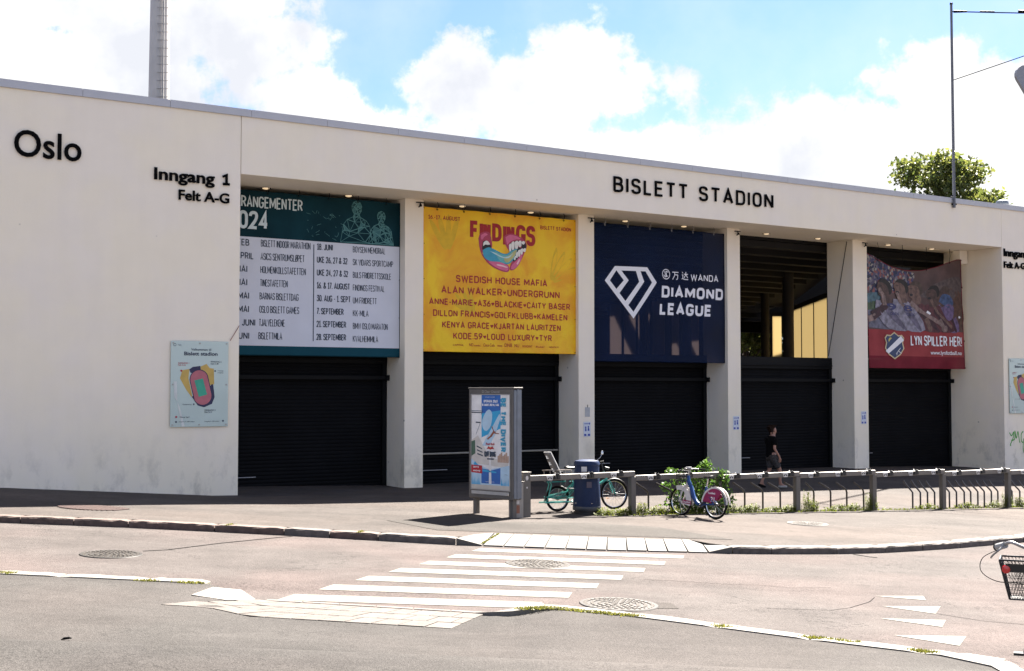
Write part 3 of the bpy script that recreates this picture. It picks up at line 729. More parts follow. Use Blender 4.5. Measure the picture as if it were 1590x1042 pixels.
def sletters(st, s0, s1, base, cap, t, m=M_LET):
    for ch, gl in zip(st, stroke_layout(st, s0, s1, base, cap, t, gap=.37)):
        mb = MB(); k = 0
        for rb in gl:
            k += 1; f0, f1 = -.047 - .0012 * k, -.012 - .0008 * k; b = len(mb.v)
            L1 = [q[0] for q in rb] + [rb[-1][1]]; L2 = [q[3] for q in rb] + [rb[-1][2]]; n = len(L1)
            for f_ in (f0, f1): mb.v += [(p.x, f_, p.y) for p in L1] + [(p.x, f_, p.y) for p in L2]
            for i in range(n - 1):
                mb.face((b + i, b + i + 1, b + n + i + 1, b + n + i)); mb.face((b + 2 * n + i + 1, b + 2 * n + i, b + 3 * n + i, b + 3 * n + i + 1))
                mb.face((b + i + 1, b + i, b + 2 * n + i, b + 2 * n + i + 1)); mb.face((b + n + i, b + n + i + 1, b + 3 * n + i + 1, b + 3 * n + i))
            for i in (0, n - 1): mb.face((b + i, b + n + i, b + 3 * n + i, b + 2 * n + i))
        mb.build('letter', m, B)

letters('Oslo', -5.29, -3.83, 7.98, .58, 0.01)
letters('Inngang', -2.15, -.68, 7.735, .275, .022); sletters('1', -.49, -.33, 7.735, .275, .056)
letters('Felt A-G', -1.56, -.31, 7.30, .235, .02)
sletters('BISLETT', 11.43, 14.27, 8.58, .46, .068); sletters('STADION', 14.74, 17.86, 8.58, .46, .068)
letters('Inngang', 29.60, 31.07, 7.735, .275, .022); sletters('1', 31.26, 31.42, 7.735, .275, .056)
letters('Felt A-G', 29.60, 30.85, 7.30, .235, .02)

# graffiti on the right wall
g = MB(); GC = mat('green_spray', (.05, .33, .03), .6)
def wl(pts, r=.022): g.tube([(a, -.004, z) for a, z in pts], r, 4)
def spline(pts, k=5):
    out = []
    for i in range(len(pts) - 1):
        p0 = pts[max(i - 1, 0)]; p1 = pts[i]; p2 = pts[i + 1]; p3 = pts[min(i + 2, len(pts) - 1)]
        for j in range(k):
            t = j / k; out.append(tuple(.5 * ((2 * p1[c]) + (-p0[c] + p2[c]) * t + (2 * p0[c] - 5 * p1[c] + 4 * p2[c] - p3[c]) * t * t + (-p0[c] + 3 * p1[c] - 3 * p2[c] + p3[c]) * t ** 3) for c in range(len(p1))))
    out.append(tuple(pts[-1])); return out
wl(spline([(29.80, 1.22), (29.92, 1.1), (30.05, 1.24), (30.0, 1.0), (29.84, .78), (29.88, .74)])); wl(spline([(29.9, .93), (30.1, .98), (30.12, 1.28), (30.2, 1.0), (30.3, 1.25), (30.38, .9), (30.42, .84)]))
wl(spline([(30.62, 1.25), (30.5, 1.15), (30.5, .9), (30.62, .85), (30.66, 1.0), (30.6, .7), (30.64, .45)])); wl(spline([(30.8, 1.2), (30.85, .85), (31.0, 1.2), (31.1, .8)]))
g.v = [(a, max(-.0055, min(-.003, o)), z) for a, o, z in g.v]
g.build('graffiti', GC, B)

# interior hall behind the shutters
HS = 46
mb = MB(); n = 16   # ribbed underside of the stand
zc = lambda o: 7.95 - (o - 2.6) * .075
for k in range(n):
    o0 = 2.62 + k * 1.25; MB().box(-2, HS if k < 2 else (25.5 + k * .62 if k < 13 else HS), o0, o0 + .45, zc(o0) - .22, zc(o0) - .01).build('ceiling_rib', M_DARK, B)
from mathutils.geometry import tessellate_polygon
def lc(X, Y): r = np.array([X, Y]) - A0; return (float(r @ U), float(r @ NB))
def pierced_slab(name, outer, holes, z0, z1, m):
    rings = [outer] + holes; flat_ = [p for r_ in rings for p in r_]; tr = tessellate_polygon([[Vector((p[0], p[1], 0)) for p in r_] for r_ in rings]); mb = MB(); n = len(flat_)
    zf_ = lambda p, z: z - (p[1] - 2.6) * .075; mb.v = [(p[0], p[1], zf_(p, z0)) for p in flat_] + [(p[0], p[1], z1) for p in flat_]
    for t in tr: mb.face(t); mb.face([n + k for k in reversed(t)])
    b = 0
    for r_ in rings:
        k = len(r_)
        for a in range(k): c = (a + 1) % k; mb.face((b + a, b + c, n + b + c, n + b + a))
        b += k
    mb.build(name, m, B)
H1 = [lc(12.95, 48.2), lc(16.6, 49.5), lc(17.6, 67), lc(12.2, 68.5), lc(12.2, 64.3), lc(13.7, 64.3)]  # openings added to the roof so that sun reaches the translucent panels
H2 = [lc(3.6, 59.4), lc(7.7, 58.3), lc(7.9, 61.6), lc(10.8, 60.6), lc(13.2, 64.2), lc(6.6, 65.2)]
H1 = [(min(max(a, -10), 44), min(max(b, 3.4), 23.4)) for a, b in H1]; H2 = [(a, min(max(b, 3.2), 23.4)) for a, b in H2]
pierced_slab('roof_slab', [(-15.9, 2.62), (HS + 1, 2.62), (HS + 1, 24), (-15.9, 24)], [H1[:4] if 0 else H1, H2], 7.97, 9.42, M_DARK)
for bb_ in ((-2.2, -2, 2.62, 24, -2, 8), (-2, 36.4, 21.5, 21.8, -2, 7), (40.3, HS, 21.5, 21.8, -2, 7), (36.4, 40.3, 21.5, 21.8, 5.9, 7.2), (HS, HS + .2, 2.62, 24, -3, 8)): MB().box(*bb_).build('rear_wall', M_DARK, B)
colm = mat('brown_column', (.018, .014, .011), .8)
def at_o(x, Y): # world point from survey
    X = (x - 795) / 2000 * Y; r = np.array([X, Y]) - A0; return float(r @ U), float(r @ NB)
for (x, Y, r) in ((1188.5, 58, .19), (1224.5, 52, .225), (1000, 58, .2), (1066, 55, .22), (800, 50, .2)):
    s_, o_ = at_o(x, Y); MB().lathe([(r, -1.5), (r, 7.6)], (s_, o_, 0), 20).build('column', colm, B, True)
M_TL = mat('sunlit_translucent_panel', (.52, .45, .30), .7, 0, .08, .6, translucent=.75)
M_TL2 = mat('sunlit_pink_panel', (.38, .33, .32), .7, 0, .08, .6, translucent=.75)
def panels(p, q, ztop, n, m, name='translucent_panel'):
    """upright translucent panels between world points p and q with dark mullions"""
    P = Vector(p); Q = Vector(q); d = (Q - P) / n; wd = d.normalized()
    def loc(v): r = np.array([v.x, v.y]) - A0; return float(r @ U), float(r @ NB)
    nn = Vector((-wd.y, wd.x)) * .02
    for i in range(n):
        a = P + d * i + wd * .05; b = P + d * (i + 1) - wd * .05; mb = MB(); fr = []
        for (t, sg) in ((a, 1), (b, 1), (b, -1), (a, -1)): fr.append(loc(t + nn * sg))
        mb.prism(fr, 'z', 1.5, ztop); mb.build(name, m, B)
        a2 = P + d * i - wd * .05; b2 = P + d * i + wd * .05; mb = MB(); mb.prism([loc(a2 + nn * 2), loc(b2 + nn * 2), loc(b2 - nn * 2), loc(a2 - nn * 2)], 'z', 1.5, ztop + .1); mb.build('mullion', M_DARK, B)
    mb = MB(); mb.prism([loc(P + nn * 2), loc(Q + nn * 2), loc(Q - nn * 2), loc(P - nn * 2)], 'z', ztop, ztop + .2); mb.build('top_rail', M_DARK, B)

# ------------------------------------------------------------------ banners
def cloth_map(o, amp, s0, s1, z0, z1, seed=0, sag=None):
    def fn(s, z, l=0):
        u = (s - s0) / (s1 - s0); v = (z - z0) / (z1 - z0)
        w = amp * (math.sin(u * 7 + seed + v * 1.2) * .5 + math.sin(v * 6 + seed * 2 + u * 2.3) * .5 + .5 * math.sin(u * 13 + v * 5 + seed))
        edge = max(0, min(1, 12 * min(u, 1 - u, v, 1 - v) + .3))
        ds = 0; dz = 0
        if sag: ds, dz = sag(u, v)
        # pull marks at the eyelets
        return (s + ds, o + w * edge - .004 - .0025 * l, z + dz + (.012 * abs(math.sin(u * math.pi * 6)) * (v > .97) * -1))
    return fn
def banner(name, label, o, s0, s1, z0, z1, mats, cell=None, amp=.015, seed=0, nu=60, nv=44, sag=None, eyelets=6, solid=True):
    fn = cloth_map(o, amp, s0, s1, z0, z1, seed, sag)
    root = empty(name, (*W((s0 + s1) / 2, o), z1), TH); c = (s0 + s1) / 2
    sh = lambda p: (p[0] - c, p[1] - o, p[2] - z1)
    f2 = lambda s, z, l=0: sh(fn(s, z, l))
    mb = MB(); mb.grid(lambda u, v: f2(s0 + (s1 - s0) * u, z0 + (z1 - z0) * v), nu, nv, cell)
    cl = mb.build('cloth', mats, root, True)
    hm = MB()   # hem
    for (a, b) in (((s0, z0), (s1, z0)), ((s1, z0), (s1, z1)), ((s1, z1), (s0, z1)), ((s0, z1), (s0, z0))):
        hm.tube([f2(a[0] + (b[0] - a[0]) * t / 24, a[1] + (b[1] - a[1]) * t / 24, 1) for t in range(25)], .014, 5)
    hm.build('hem', mats[0], root, True)
    # cords
    src = None
    for k in range(eyelets):
        s_ = s0 + (s1 - s0) * (k + .5) / eyelets; p = f2(s_, z1 - .03); top = sh((s_ + .03, o + .02, 8.05))
        mb = MB(); mb.tube([p, ((p[0] + top[0]) / 2 + .02, p[1] - .01, (p[2] + top[2]) / 2), top], .009, 5)
        mb.torus((p[0], p[1] - .012, p[2]), .022, .007, 'y', 10, 4); mb.tube([(p[0], p[1] - .01, p[2]), (p[0] - .06, p[1] - .03, p[2] + .07)], .005, 4); mb.build('cord', M_BLK if seed != 3 else M_STEEL, root)
    for k in range(5):
        z_ = z0 + .03 + (z1 - z0 - .06) * k / 4
        for e, sg in ((s0, -1), (s1, 1)):
            p = f2(e, z_); mb = MB(); mb.tube([(p[0] - sg * .03, p[1] - .01, p[2]), (p[0] + sg * .05, p[1] - .0, p[2] + .02), (p[0] + sg * .085, p[1] + .02, p[2] - .03)], .009, 5); mb.build('cord', M_BLK, root)
    tag(root, label, 'banner', 'event banners hung between the stadium pillars')
    return root, f2

# --- banner one : dark teal programme of events
C_TEAL = mat('dark_teal_cloth', (.005, .034, .046), .6, 0, .45, .9, .25, 5, spec=.08)
C_TEAL2 = mat('teal_cloth', (.008, .06, .085), .6, 0, .1, .9, spec=.08)
C_LAV = mat('lavender_white_cloth', (.64, .66, .72), .7, 0, .05, 1.2, .15, 5, spec=.08)
s0, s1, z0, z1 = .05, 5.24, 3.69, 7.93
nv1 = 53
def cell1(i, j):
    z = z0 + (z1 - z0) * (j + .5) / nv1
    return 2 if 3.95 < z < 6.74 else (0 if z > 6.74 else 1)
b1, f1 = banner('event_banner', 'dark teal banner listing the 2024 events in two columns', 1.6, s0, s1, z0, z1, [C_TEAL, C_TEAL2, C_LAV], cell1, .012, 1, 60, nv1)
C_INK = mat('navy_ink', (.02, .035, .06), .6); C_PALE = mat('pale_mint_ink', (.62, .70, .70), .6)
P1 = Print(f1)
def ft(P, st, xa, xb, yb, cap_px, m, o=1.6, bold=0.0, shear=0, layer=2):
    sa, za = fac(xa, yb, o); 
    Y = (A0 + U * sa + NB * o)[1]; cap = cap_px / 2000 * Y
    sb = fac(xb, yb, o)[0]
    P.text(st, sa, sb, za, cap, m, layer, bold, shear=shear)
aS, aZ = fac(469.5, 328.5, 1.6); bS, bZ = fac(417, 357.5, 1.6)
P1.stext('ARRANGEMENTER', aS - 2.02, aS, aZ, .30, C_PALE, 2, .13); P1.flush('title_line', b1); P1.stext('2024', bS - 1.10, bS, bZ, .47, C_PALE, 2, .17); P1.flush('title_line', b1)
zt = [fac(404, 383, 1.6)[1]] ; zb = fac(401, 527, 1.6)[1]
rows = ['BISLETT INDOOR MARATHON', 'ASICS SENTRUMSLØPET', 'HOLMENKOLLSTAFETTEN', 'TINESTAFETTEN', 'BARNAS BISLETTDAG', 'OSLO BISLETT GAMES', 'TJALVELEKENE', 'BISLETTMILA']
ends = [481, 472, 474, 446, 463, 464, 442, 438]; dates = ['17. FEB', '27. APRIL', '4. MAI', '11. MAI', '25. MAI', '30. MAI', '1-2. JUNI', '9. JUNI']
dend = [386, 393, 383, 383, 386, 386, 396, 387]
for i, (t, e) in enumerate(zip(rows, ends)):
    z = zt[0] + (zb - zt[0]) * i / 7; a = fac(404 - .4 * i, 500, 1.6)[0]; b = fac(e, 500, 1.6)[0]
    P1.stext(t, a, b, z, .185, C_INK, 2, .095); P1.flush('text_line', b1); be = fac(dend[i], 500, 1.6)[0]
    w_ = {0: .62, 1: .80, 2: .55, 3: .60, 4: .6, 5: .6, 6: .72, 7: .62}[i]; P1.stext(dates[i].upper(), be - w_, be, z, .175, C_INK, 2, .15); P1.flush('date_line', b1)
rows2 = [('18. JUNI', 516, 'BOYSEN MEMORIAL', 598), ('UKE 26, 27 & 32', 539, 'SK VIDARS SPORTCAMP', 610), ('UKE 24, 27 & 32', 540, 'BULS FRIIDRETTSSKOLE', 607), ('16. & 17. AUGUST', 543, 'FINDINGS FESTIVAL', 597), ('30. AUG - 1. SEPT', 544, 'UM FRIIDRETT', 585), ('7. SEPTEMBER', 533, 'KK-MILA', 572), ('21. SEPTEMBER', 537, 'BMW OSLO MARATON', 602), ('28. SEPTEMBER', 537, 'KVALHEIMMILA', 587)]
zt2, zb2 = fac(548, 392, 1.6)[1], fac(549, 531, 1.6)[1]; zd = fac(492, 388, 1.6)[1]; zd2 = fac(491, 528, 1.6)[1]
for i, (d_, de, t, e) in enumerate(rows2):
    z = zd + (zd2 - zd) * i / 7; P1.stext(d_, fac(491, 500, 1.6)[0], fac(de, 500, 1.6)[0], z, .17, C_INK, 2, .14); P1.flush('date_line', b1)
    z = zt2 + (zb2 - zt2) * i / 7; P1.stext(t, fac(547.5, 500, 1.6)[0], fac(e, 500, 1.6)[0], z, .17, C_INK, 2, .095); P1.flush('text_line', b1)
sx = fac(485.5, 500, 1.6)[0]; P1.poly([(sx, 4.08), (sx + .025, 4.08), (sx + .025, 6.64), (sx, 6.64)], C_INK, 2, 3)
P1.build('divider_line', b1)
# wireframe athletes
PF = Print(f1); CA = mat('mint_line', (.07, .22, .22), .6); CB_ = mat('mint_facet', (.025, .13, .14), .6)
rr = random.Random(5)
def wire_fig(cx, base, sc, seed):
    r_ = random.Random(seed)
    sil = [(-.62, 0), (-.55, .35), (-.5, .62), (-.36, .80), (-.14, .90), (-.10, 1.0), (-.17, 1.12), (-.19, 1.28), (-.13, 1.42), (0, 1.48), (.13, 1.42), (.19, 1.28), (.17, 1.12), (.10, 1.0), (.14, .90), (.36, .80), (.5, .62), (.55, .35), (.62, 0)]
    pts = [Vector((cx + x * sc, base + y * sc)) for x, y in sil]
    for _ in range(34):
        y = r_.uniform(.03, 1.4); lim = .5 if y < .6 else (.35 if y < .85 else .13); pts.append(Vector((cx + r_.uniform(-lim, lim) * sc, base + y * sc)))
    n = len(sil); res = delaunay_2d_cdt(pts, [(i, i + 1) for i in range(n - 1)] + [(n - 1, 0)], [list(reversed(range(n)))], 1, 1e-5)
    vs, es, fs = res[0], res[1], res[2]
    for f_ in fs:
        if r_.random() < .22: PF.poly([tuple(vs[k]) for k in f_], CB_, 1)
    for e in es: PF.line(tuple(vs[e[0]]), tuple(vs[e[1]]), .012 if r_.random() < .7 else .02, CA, 2)
wire_fig(3.92, 6.76, .78, 3); wire_fig(4.66, 6.76, .62, 8)
for _ in range(30):
    x, y = rr.uniform(2.5, 3.5), rr.uniform(6.8, 7.5); PF.line((x, y), (x + rr.uniform(-.12, .12), y + rr.uniform(-.05, .1)), .008, CA, 1)
PF.build('wireframe_figures', b1)['kind'] = 'stuff'

# --- banner two : yellow festival line-up
M_YEL = None
def yellow():
    m = bpy.data.materials.new('yellow_print'); m.use_nodes = True; nt = m.node_tree; N = nt.nodes; L = nt.links
    b = N['Principled BSDF']; b.inputs['Roughness'].default_value = .55
    tc = N.new('ShaderNodeTexCoord'); n1 = N.new('ShaderNodeTexNoise'); n1.inputs['Scale'].default_value = .9; n1.inputs['Detail'].default_value = 4; n1.inputs['Distortion'].default_value = 1.2
    L.new(tc.outputs['Object'], n1.inputs['Vector']); r = N.new('ShaderNodeValToRGB'); r.color_ramp.elements[0].position = .36; r.color_ramp.elements[1].position = .62
    r.color_ramp.elements[0].color = (.80, .36, .003, 1); r.color_ramp.elements[1].color = (.88, .56, .005, 1); L.new(n1.outputs[0], r.inputs[0]); L.new(r.outputs[0], b.inputs['Base Color'])
    n2 = N.new('ShaderNodeTexNoise'); n2.inputs['Scale'].default_value = 2.5; n2.inputs['Detail'].default_value = 5; n2.inputs['Distortion'].default_value = 1; L.new(tc.outputs['Object'], n2.inputs['Vector'])
    bp = N.new('ShaderNodeBump'); bp.inputs['Strength'].default_value = .35; bp.inputs['Distance'].default_value = .06; L.new(n2.outputs[0], bp.inputs['Height']); L.new(bp.outputs[0], b.inputs['Normal'])
    return m
b2, f2_ = banner('event_banner', 'bright yellow festival banner with red line-up and open lips artwork', 1.45, 5.90, 11.11, 3.87, 7.88, [yellow()], None, .015, 2)
CR = mat('dark_red_ink', (.36, .008, .014), .6); CY2 = mat('pale_yellow_shape', (.78, .52, .02), .6)
P2 = Print(f2_)
# faint hands in the background
for (cx, cy, sc, rot, m_) in ((6.7, 6.6, 1.0, 8, CY2), (10.2, 5.9, 1.0, -35, CY2), (7.6, 4.9, .8, 40, CY2)):
    for k in range(4):
        a = R(rot + 90 + (k - 1.5) * 16); L0 = .85 * sc
        P2.ell(cx + math.cos(a) * L0 * .75, cy + math.sin(a) * L0 * .75, .5 * sc, .085 * sc, mat('hand_shape', (.72, .44, .010), .6), 0.4, 16, rot=math.degrees(a))
P2.flush('hand_pattern', b2); P2.stext('16.-17. AUGUST', 6.05, 7.08, 7.56, .115, CR, 2, .17); P2.flush('text_line', b2); P2.stext('BISLETT STADION', 9.83, 10.95, 7.52, .115, CR, 2, .17); P2.flush('text_line', b2)
P2.stext('F', 7.40, 7.70, 7.08, .53, CR, 2, .115 / .53); P2.flush('title_letter', b2); P2.stext('I', 7.745, 7.815, 6.96, .64, CR, 2, .118 / .64); P2.flush('title_letter', b2); P2.stext('N', 7.84, 8.10, 6.99, .60, CR, 2, .118 / .60); P2.flush('title_letter', b2)
P2.stext('D', 8.15, 8.48, 7.06, .52, CR, 2, .118 / .52); P2.flush('title_letter', b2); P2.stext('I', 8.55, 8.62, 6.93, .65, CR, 2, .118 / .65); P2.flush('title_letter', b2); P2.stext('N', 8.65, 8.93, 6.96, .62, CR, 2, .118 / .62); P2.flush('title_letter', b2); P2.stext('G', 8.98, 9.32, 7.0, .60, CR, 2, .118 / .60); P2.flush('title_letter', b2); P2.stext('S', 9.34, 9.66, 7.0, .60, CR, 2, .118 / .60); P2.flush('title_letter', b2)
L_ = [('SWEDISH HOUSE MAFIA', 708, 850, 440, 8.6, .02), ('ALAN WALKER ♥ UNDERGRUNN', 685, 869, 457, 9.8, .02), ('ANNE-MARIE ♥ A36 ♥ BLACKIE ♥ CAITY BASER', 666, 885, 474.5, 8.6, .015),
      ('DILLON FRANCIS ♥ GOLFKLUBB ♥ KAMELEN', 672, 881, 491, 8.6, .015), ('KENYA GRACE ♥ KJARTAN LAURITZEN', 686, 871, 507.5, 8.6, .015), ('KODE.59 ♥ LOUD LUXURY ♥ TYR', 703, 857, 523, 8.6, .015)]
zz = [5.83, 5.50, 5.17, 4.85, 4.53, 4.22]
caps = [.205, .205, .185, .185, .185, .185]
def heart(P, cx, cy, r, m): P.poly([(cx, cy - r), (cx + r, cy + .25 * r), (cx + .55 * r, cy + .9 * r), (cx, cy + .45 * r), (cx - .55 * r, cy + .9 * r), (cx - r, cy + .25 * r)], m, 2)
for (t, xa, xb, yy, cp, bo), z, cpz in zip(L_, zz, caps):
    a, b = fac(xa, yy, 1.45)[0], fac(xb, yy, 1.45)[0]
    parts = t.split(' ♥ '); wds = []
    for p_ in parts: wds.append(sum(GL[c_][0] for c_ in p_) + (len(p_) - 1) * .335 + .15)
    gap = .85 if len(parts) > 1 else 0; tot = sum(wds) + gap * (len(parts) - 1); k = (b - a) / tot; x = a
    for j, (p_, w_) in enumerate(zip(parts, wds)):
        P2.stext(p_, x, x + w_ * k, z, cpz, CR, 2, .18); x += w_ * k
        if j < len(parts) - 1: heart(P2, x + gap * k / 2, z + cpz * .45, .055, CR); x += gap * k
    P2.flush('text_line', b2)
for (t, a, b, h) in (('CAPITOL', 6.85, 7.2, .05), ('ND', 7.38, 7.52, .08), ('media', 7.54, 7.76, .05), ('Coca-Cola', 7.86, 8.24, .085), ('RINGNES', 8.34, 8.5, .05), ('DNB', 8.58, 8.84, .10), ('NU', 8.92, 9.08, .09), ('NORDENT', 9.2, 9.55, .06), ('Ruter', 9.68, 10.0, .05), ('NEWSCO', 10.15, 10.5, .045)):
    P2.text(t, a, b, 4.03, h, CR, 2, .01)
P2.build('sponsor_line', b2)['kind'] = 'stuff'
PL = Print(f2_)
CL1 = mat('lip_dark_pink', (.42, .03, .085), .45); CL2 = mat('lip_pink', (.66, .12, .25), .4); CLH = mat('lip_gloss_highlight', (.85, .5, .55), .35); CT = mat('tooth_white', (.78, .77, .72), .5)
CBK = mat('mouth_black', (.01, .01, .015), .6); CTG = mat('tongue_blue', (.03, .32, .46), .4); CTG2 = mat('tongue_teal', (.12, .42, .42), .4); CTG3 = mat('tongue_olive', (.45, .43, .18), .4)
def art(px, py): # zoom crop of the artwork to banner metres
    return fac(700 + px / 10.42, 330 + py / 10.42, 1.45)
def apoly(pts, m, l, smooth=True):
    if smooth: pts = spline(list(pts) + [pts[0]], 4)[:-1]
    PL.poly([art(*p) for p in pts], m, l)
apoly([(440, 420), (470, 340), (560, 310), (625, 340), (655, 460), (655, 570), (560, 640), (500, 660), (640, 790), (800, 815), (920, 850), (945, 930), (900, 965), (780, 935), (640, 860), (530, 740), (465, 600)], CL1, 3)
apoly([(600, 790), (760, 800), (900, 850), (930, 910), (890, 945), (760, 905), (650, 840)], CL2, 4)
apoly([(740, 835), (820, 850), (905, 880), (900, 895), (820, 875), (740, 855)], CLH, 5)
apoly([(480, 370), (540, 335), (590, 360), (540, 390), (500, 440), (480, 420)], CL2, 4)
apoly([(510, 470), (560, 455), (625, 510), (650, 560), (640, 590), (560, 600), (505, 600), (500, 560)], CBK, 4)
apoly([(515, 545), (520, 490), (555, 460), (590, 465), (625, 515), (590, 525), (550, 520)], CT, 5)
apoly([(850, 400), (900, 355), (1000, 345), (1110, 390), (1190, 450), (1220, 500), (1225, 570), (1150, 750), (1090, 860), (1020, 925), (965, 935), (950, 890), (985, 800), (1020, 740), (950, 640), (880, 520)], CL1, 3)
apoly([(880, 400), (960, 362), (1060, 385), (1130, 430), (1040, 440), (950, 480), (910, 520)], CL2, 4)
apoly([(970, 920), (985, 850), (1060, 780), (1140, 680), (1150, 730), (1090, 850), (1020, 915)], CL2, 5)
apoly([(1060, 830), (1100, 760), (1115, 770), (1080, 840)], CLH, 6)
apoly([(935, 530), (990, 475), (1080, 455), (1190, 480), (1215, 530), (1210, 600), (1140, 690), (1030, 790), (1000, 760), (1050, 640), (950, 640)], CBK, 4)
for k, (x0_, x1_, t_, bt) in enumerate(((935, 975, 505, 640), (975, 1025, 470, 610), (1028, 1085, 458, 590), (1085, 1140, 455, 560), (1140, 1195, 462, 520))):
    apoly([(x0_, t_ + 25), ((x0_ + x1_) / 2, t_), (x1_, t_ + 15), (x1_ - 4, bt - 15), ((x0_ + x1_) / 2, bt), (x0_ + 6, bt - 20)], CT, 6)
for k, (x0_, x1_, t_, bt) in enumerate(((1015, 1050, 700, 770), (1050, 1085, 640, 735), (1085, 1125, 605, 715), (1125, 1165, 585, 680), (1165, 1212, 580, 640))):
    apoly([(x0_, t_ + 15), ((x0_ + x1_) / 2, t_), (x1_, t_ + 5), (x1_ - 6, bt - 10), ((x0_ + x1_) / 2, bt), (x0_ + 4, bt - 10)], CT, 5)
apoly([(505, 610), (600, 565), (700, 600), (820, 660), (900, 670), (960, 630), (1040, 590), (1070, 600), (1040, 700), (980, 800), (900, 840), (780, 800), (620, 785), (530, 720)], CTG, 6)
apoly([(700, 620), (820, 680), (900, 690), (960, 650), (1045, 600), (1065, 612), (1035, 700), (970, 790), (900, 825), (800, 790), (740, 720)], CTG2, 7)
apoly([(850, 725), (930, 700), (1000, 640), (1050, 606), (1060, 620), (1030, 700), (960, 780), (900, 810), (860, 780)], CTG3, 8)
apoly([(620, 625), (720, 660), (830, 715), (920, 715), (1000, 660), (930, 735), (830, 735), (720, 685)], mat('tongue_gloss', (.45, .65, .66), .3), 9)
PL.build('lips_artwork', b2)

# --- banner three : navy, seen-through mesh
C_NAVY = mat('navy_mesh_cloth', (.004, .012, .042), .55, 0, .3, .8, .3, 3, transp=.16, spec=.08)
b3, f3 = banner('event_banner', 'navy blue banner with white faceted diamond outline and league lettering', 1.45, 11.78, 17.09, 3.67, 7.86, [C_NAVY], None, .02, 3)
P3 = Print(f3)
def z3(px, py): return fac(900 + px / 3.4733, 300 + py / 3.4733, 1.45)
def q3(pts, l=2): P3.poly([z3(*p) for p in pts], M_WHITE, l, 3)
dia = {'a': (188, 393), 'b': (362, 400), 'c': (414, 482), 'd': (291, 676), 'e': (134, 470)}
dii = {'a': (196, 416), 'b': (352, 422), 'c': (388, 482), 'd': (290, 640), 'e': (162, 470)}
ks = 'abcde'
for i in range(5):
    k, j = ks[i], ks[(i + 1) % 5]; q3([dia[k], dia[j], dii[j], dii[k]])
q3([(196, 416), (222, 417), (262, 470), (207, 548), (190, 525), (236, 470)], 3)
q3([(300, 420), (325, 421), (345, 478), (262, 604), (246, 582), (318, 478)], 3)
def t3(st, xa, xb, yb, cp, bold, shear=0):
    (sa, za), (sb, _) = z3(xa, yb), z3(xb, yb); 
    for gl in stroke_layout(st, sa, sb, za, cp, bold * cp, shear):
        P3.use(M_WHITE)
        for k, rb in enumerate(gl):
            for q in rb: P3.mb.poly([f3(p.x, p.y, 2 + .15 * k) for p in q])
        P3.flush('letter', b3)
P3.flush('diamond_emblem', b3); t3('WANDA', 598, 745, 472, .215, .16); t3('DIAMOND', 441, 770, 562, .37, .235, .05); t3('LEAGUE', 430, 708, 655, .38, .235, .05)
# round emblem and two strokes-built characters
cx, cz = z3(466, 437); 
for i in range(20):
    a0, a1 = 2 * math.pi * i / 20, 2 * math.pi * (i + 1) / 20; rx, ry = .165, .165
    P3.poly([(cx + rx * math.cos(a0), cz + ry * math.sin(a0)), (cx + rx * math.cos(a1), cz + ry * math.sin(a1)), (cx + rx * .84 * math.cos(a1), cz + ry * .84 * math.sin(a1)), (cx + rx * .84 * math.cos(a0), cz + ry * .84 * math.sin(a0))], M_WHITE, 2)
for a, b in (((-.06, .09), (0, -.08)), ((0, -.08), (.07, -.05)), ((0, .1), (.02, -.06)), ((-.1, -.02), (-.02, -.1)), ((.02, .1), (.09, .06))): P3.line((cx + a[0], cz + a[1]), (cx + b[0], cz + b[1]), .028, M_WHITE, 2)
def strokes(x, z, k, segs):
    for a, b in segs: P3.line((x + a[0] * k, z + a[1] * k), (x + b[0] * k, z + b[1] * k), .10 * k, M_WHITE, 2)
wx, wz = z3(500, 466)
strokes(wx, wz, .27, [((0, .88), (.95, .88)), ((.38, .88), (.36, .5)), ((.36, .5), (.05, .02)), ((.36, .58), (.85, .58)), ((.85, .6), (.80, .1)), ((.80, .1), (.6, .04))])
wx, wz = z3(550, 466)
strokes(wx, wz, .27, [((.08, .9), (.2, .75)), ((.05, .55), (.22, .55)), ((.2, .55), (.18, .2)), ((.02, .06), (.2, .2)), ((.18, .16), (.35, .05)), ((.35, .05), (.98, .03)), ((.35, .65), (.95, .65)), ((.64, .92), (.62, .6)), ((.62, .6), (.36, .2)), ((.64, .6), (.92, .22))])
P3.build('characters', b3)

# --- banner four : slack football supporters' banner
C_MAR = mat('maroon_cloth', (.19, .022, .035), .6, 0, .25, 1.5, .35, 3, transp=.06, spec=.08)
C_MAR2 = mat('light_maroon_cloth', (.33, .06, .065), .6, 0, .2, 1.5, .3, 3, transp=.06, spec=.08)
def crowd_mat():
    m = bpy.data.materials.new('printed_crowd'); m.use_nodes = True; nt = m.node_tree; N = nt.nodes; L = nt.links
    b = N['Principled BSDF']; b.inputs['Roughness'].default_value = .6
    tc = N.new('ShaderNodeTexCoord'); vo = N.new('ShaderNodeTexVoronoi'); vo.inputs['Scale'].default_value = 11; L.new(tc.outputs['Object'], vo.inputs['Vector'])
    sp = N.new('ShaderNodeSeparateXYZ'); L.new(vo.outputs['Color'], sp.inputs[0]); r = N.new('ShaderNodeValToRGB'); r.color_ramp.interpolation = 'CONSTANT'
    cols = [(.03, .03, .07), (.02, .03, .12), (.11, .09, .2), (.22, .2, .32), (.05, .06, .22), (.3, .1, .12), (.4, .37, .42)]
    for i, c in enumerate(cols):
        e = r.color_ramp.elements[0] if i == 0 else r.color_ramp.elements.new(i / 7); e.position = i / 7; e.color = (c[0] * .7, c[1] * .7, c[2] * .55, 1)
    L.new(sp.outputs[0], r.inputs[0]); L.new(r.outputs[0], b.inputs['Base Color']); return m
CROWD = crowd_mat()
nv4 = 48; B4 = (23.80, 29.05, 3.58, 7.68)
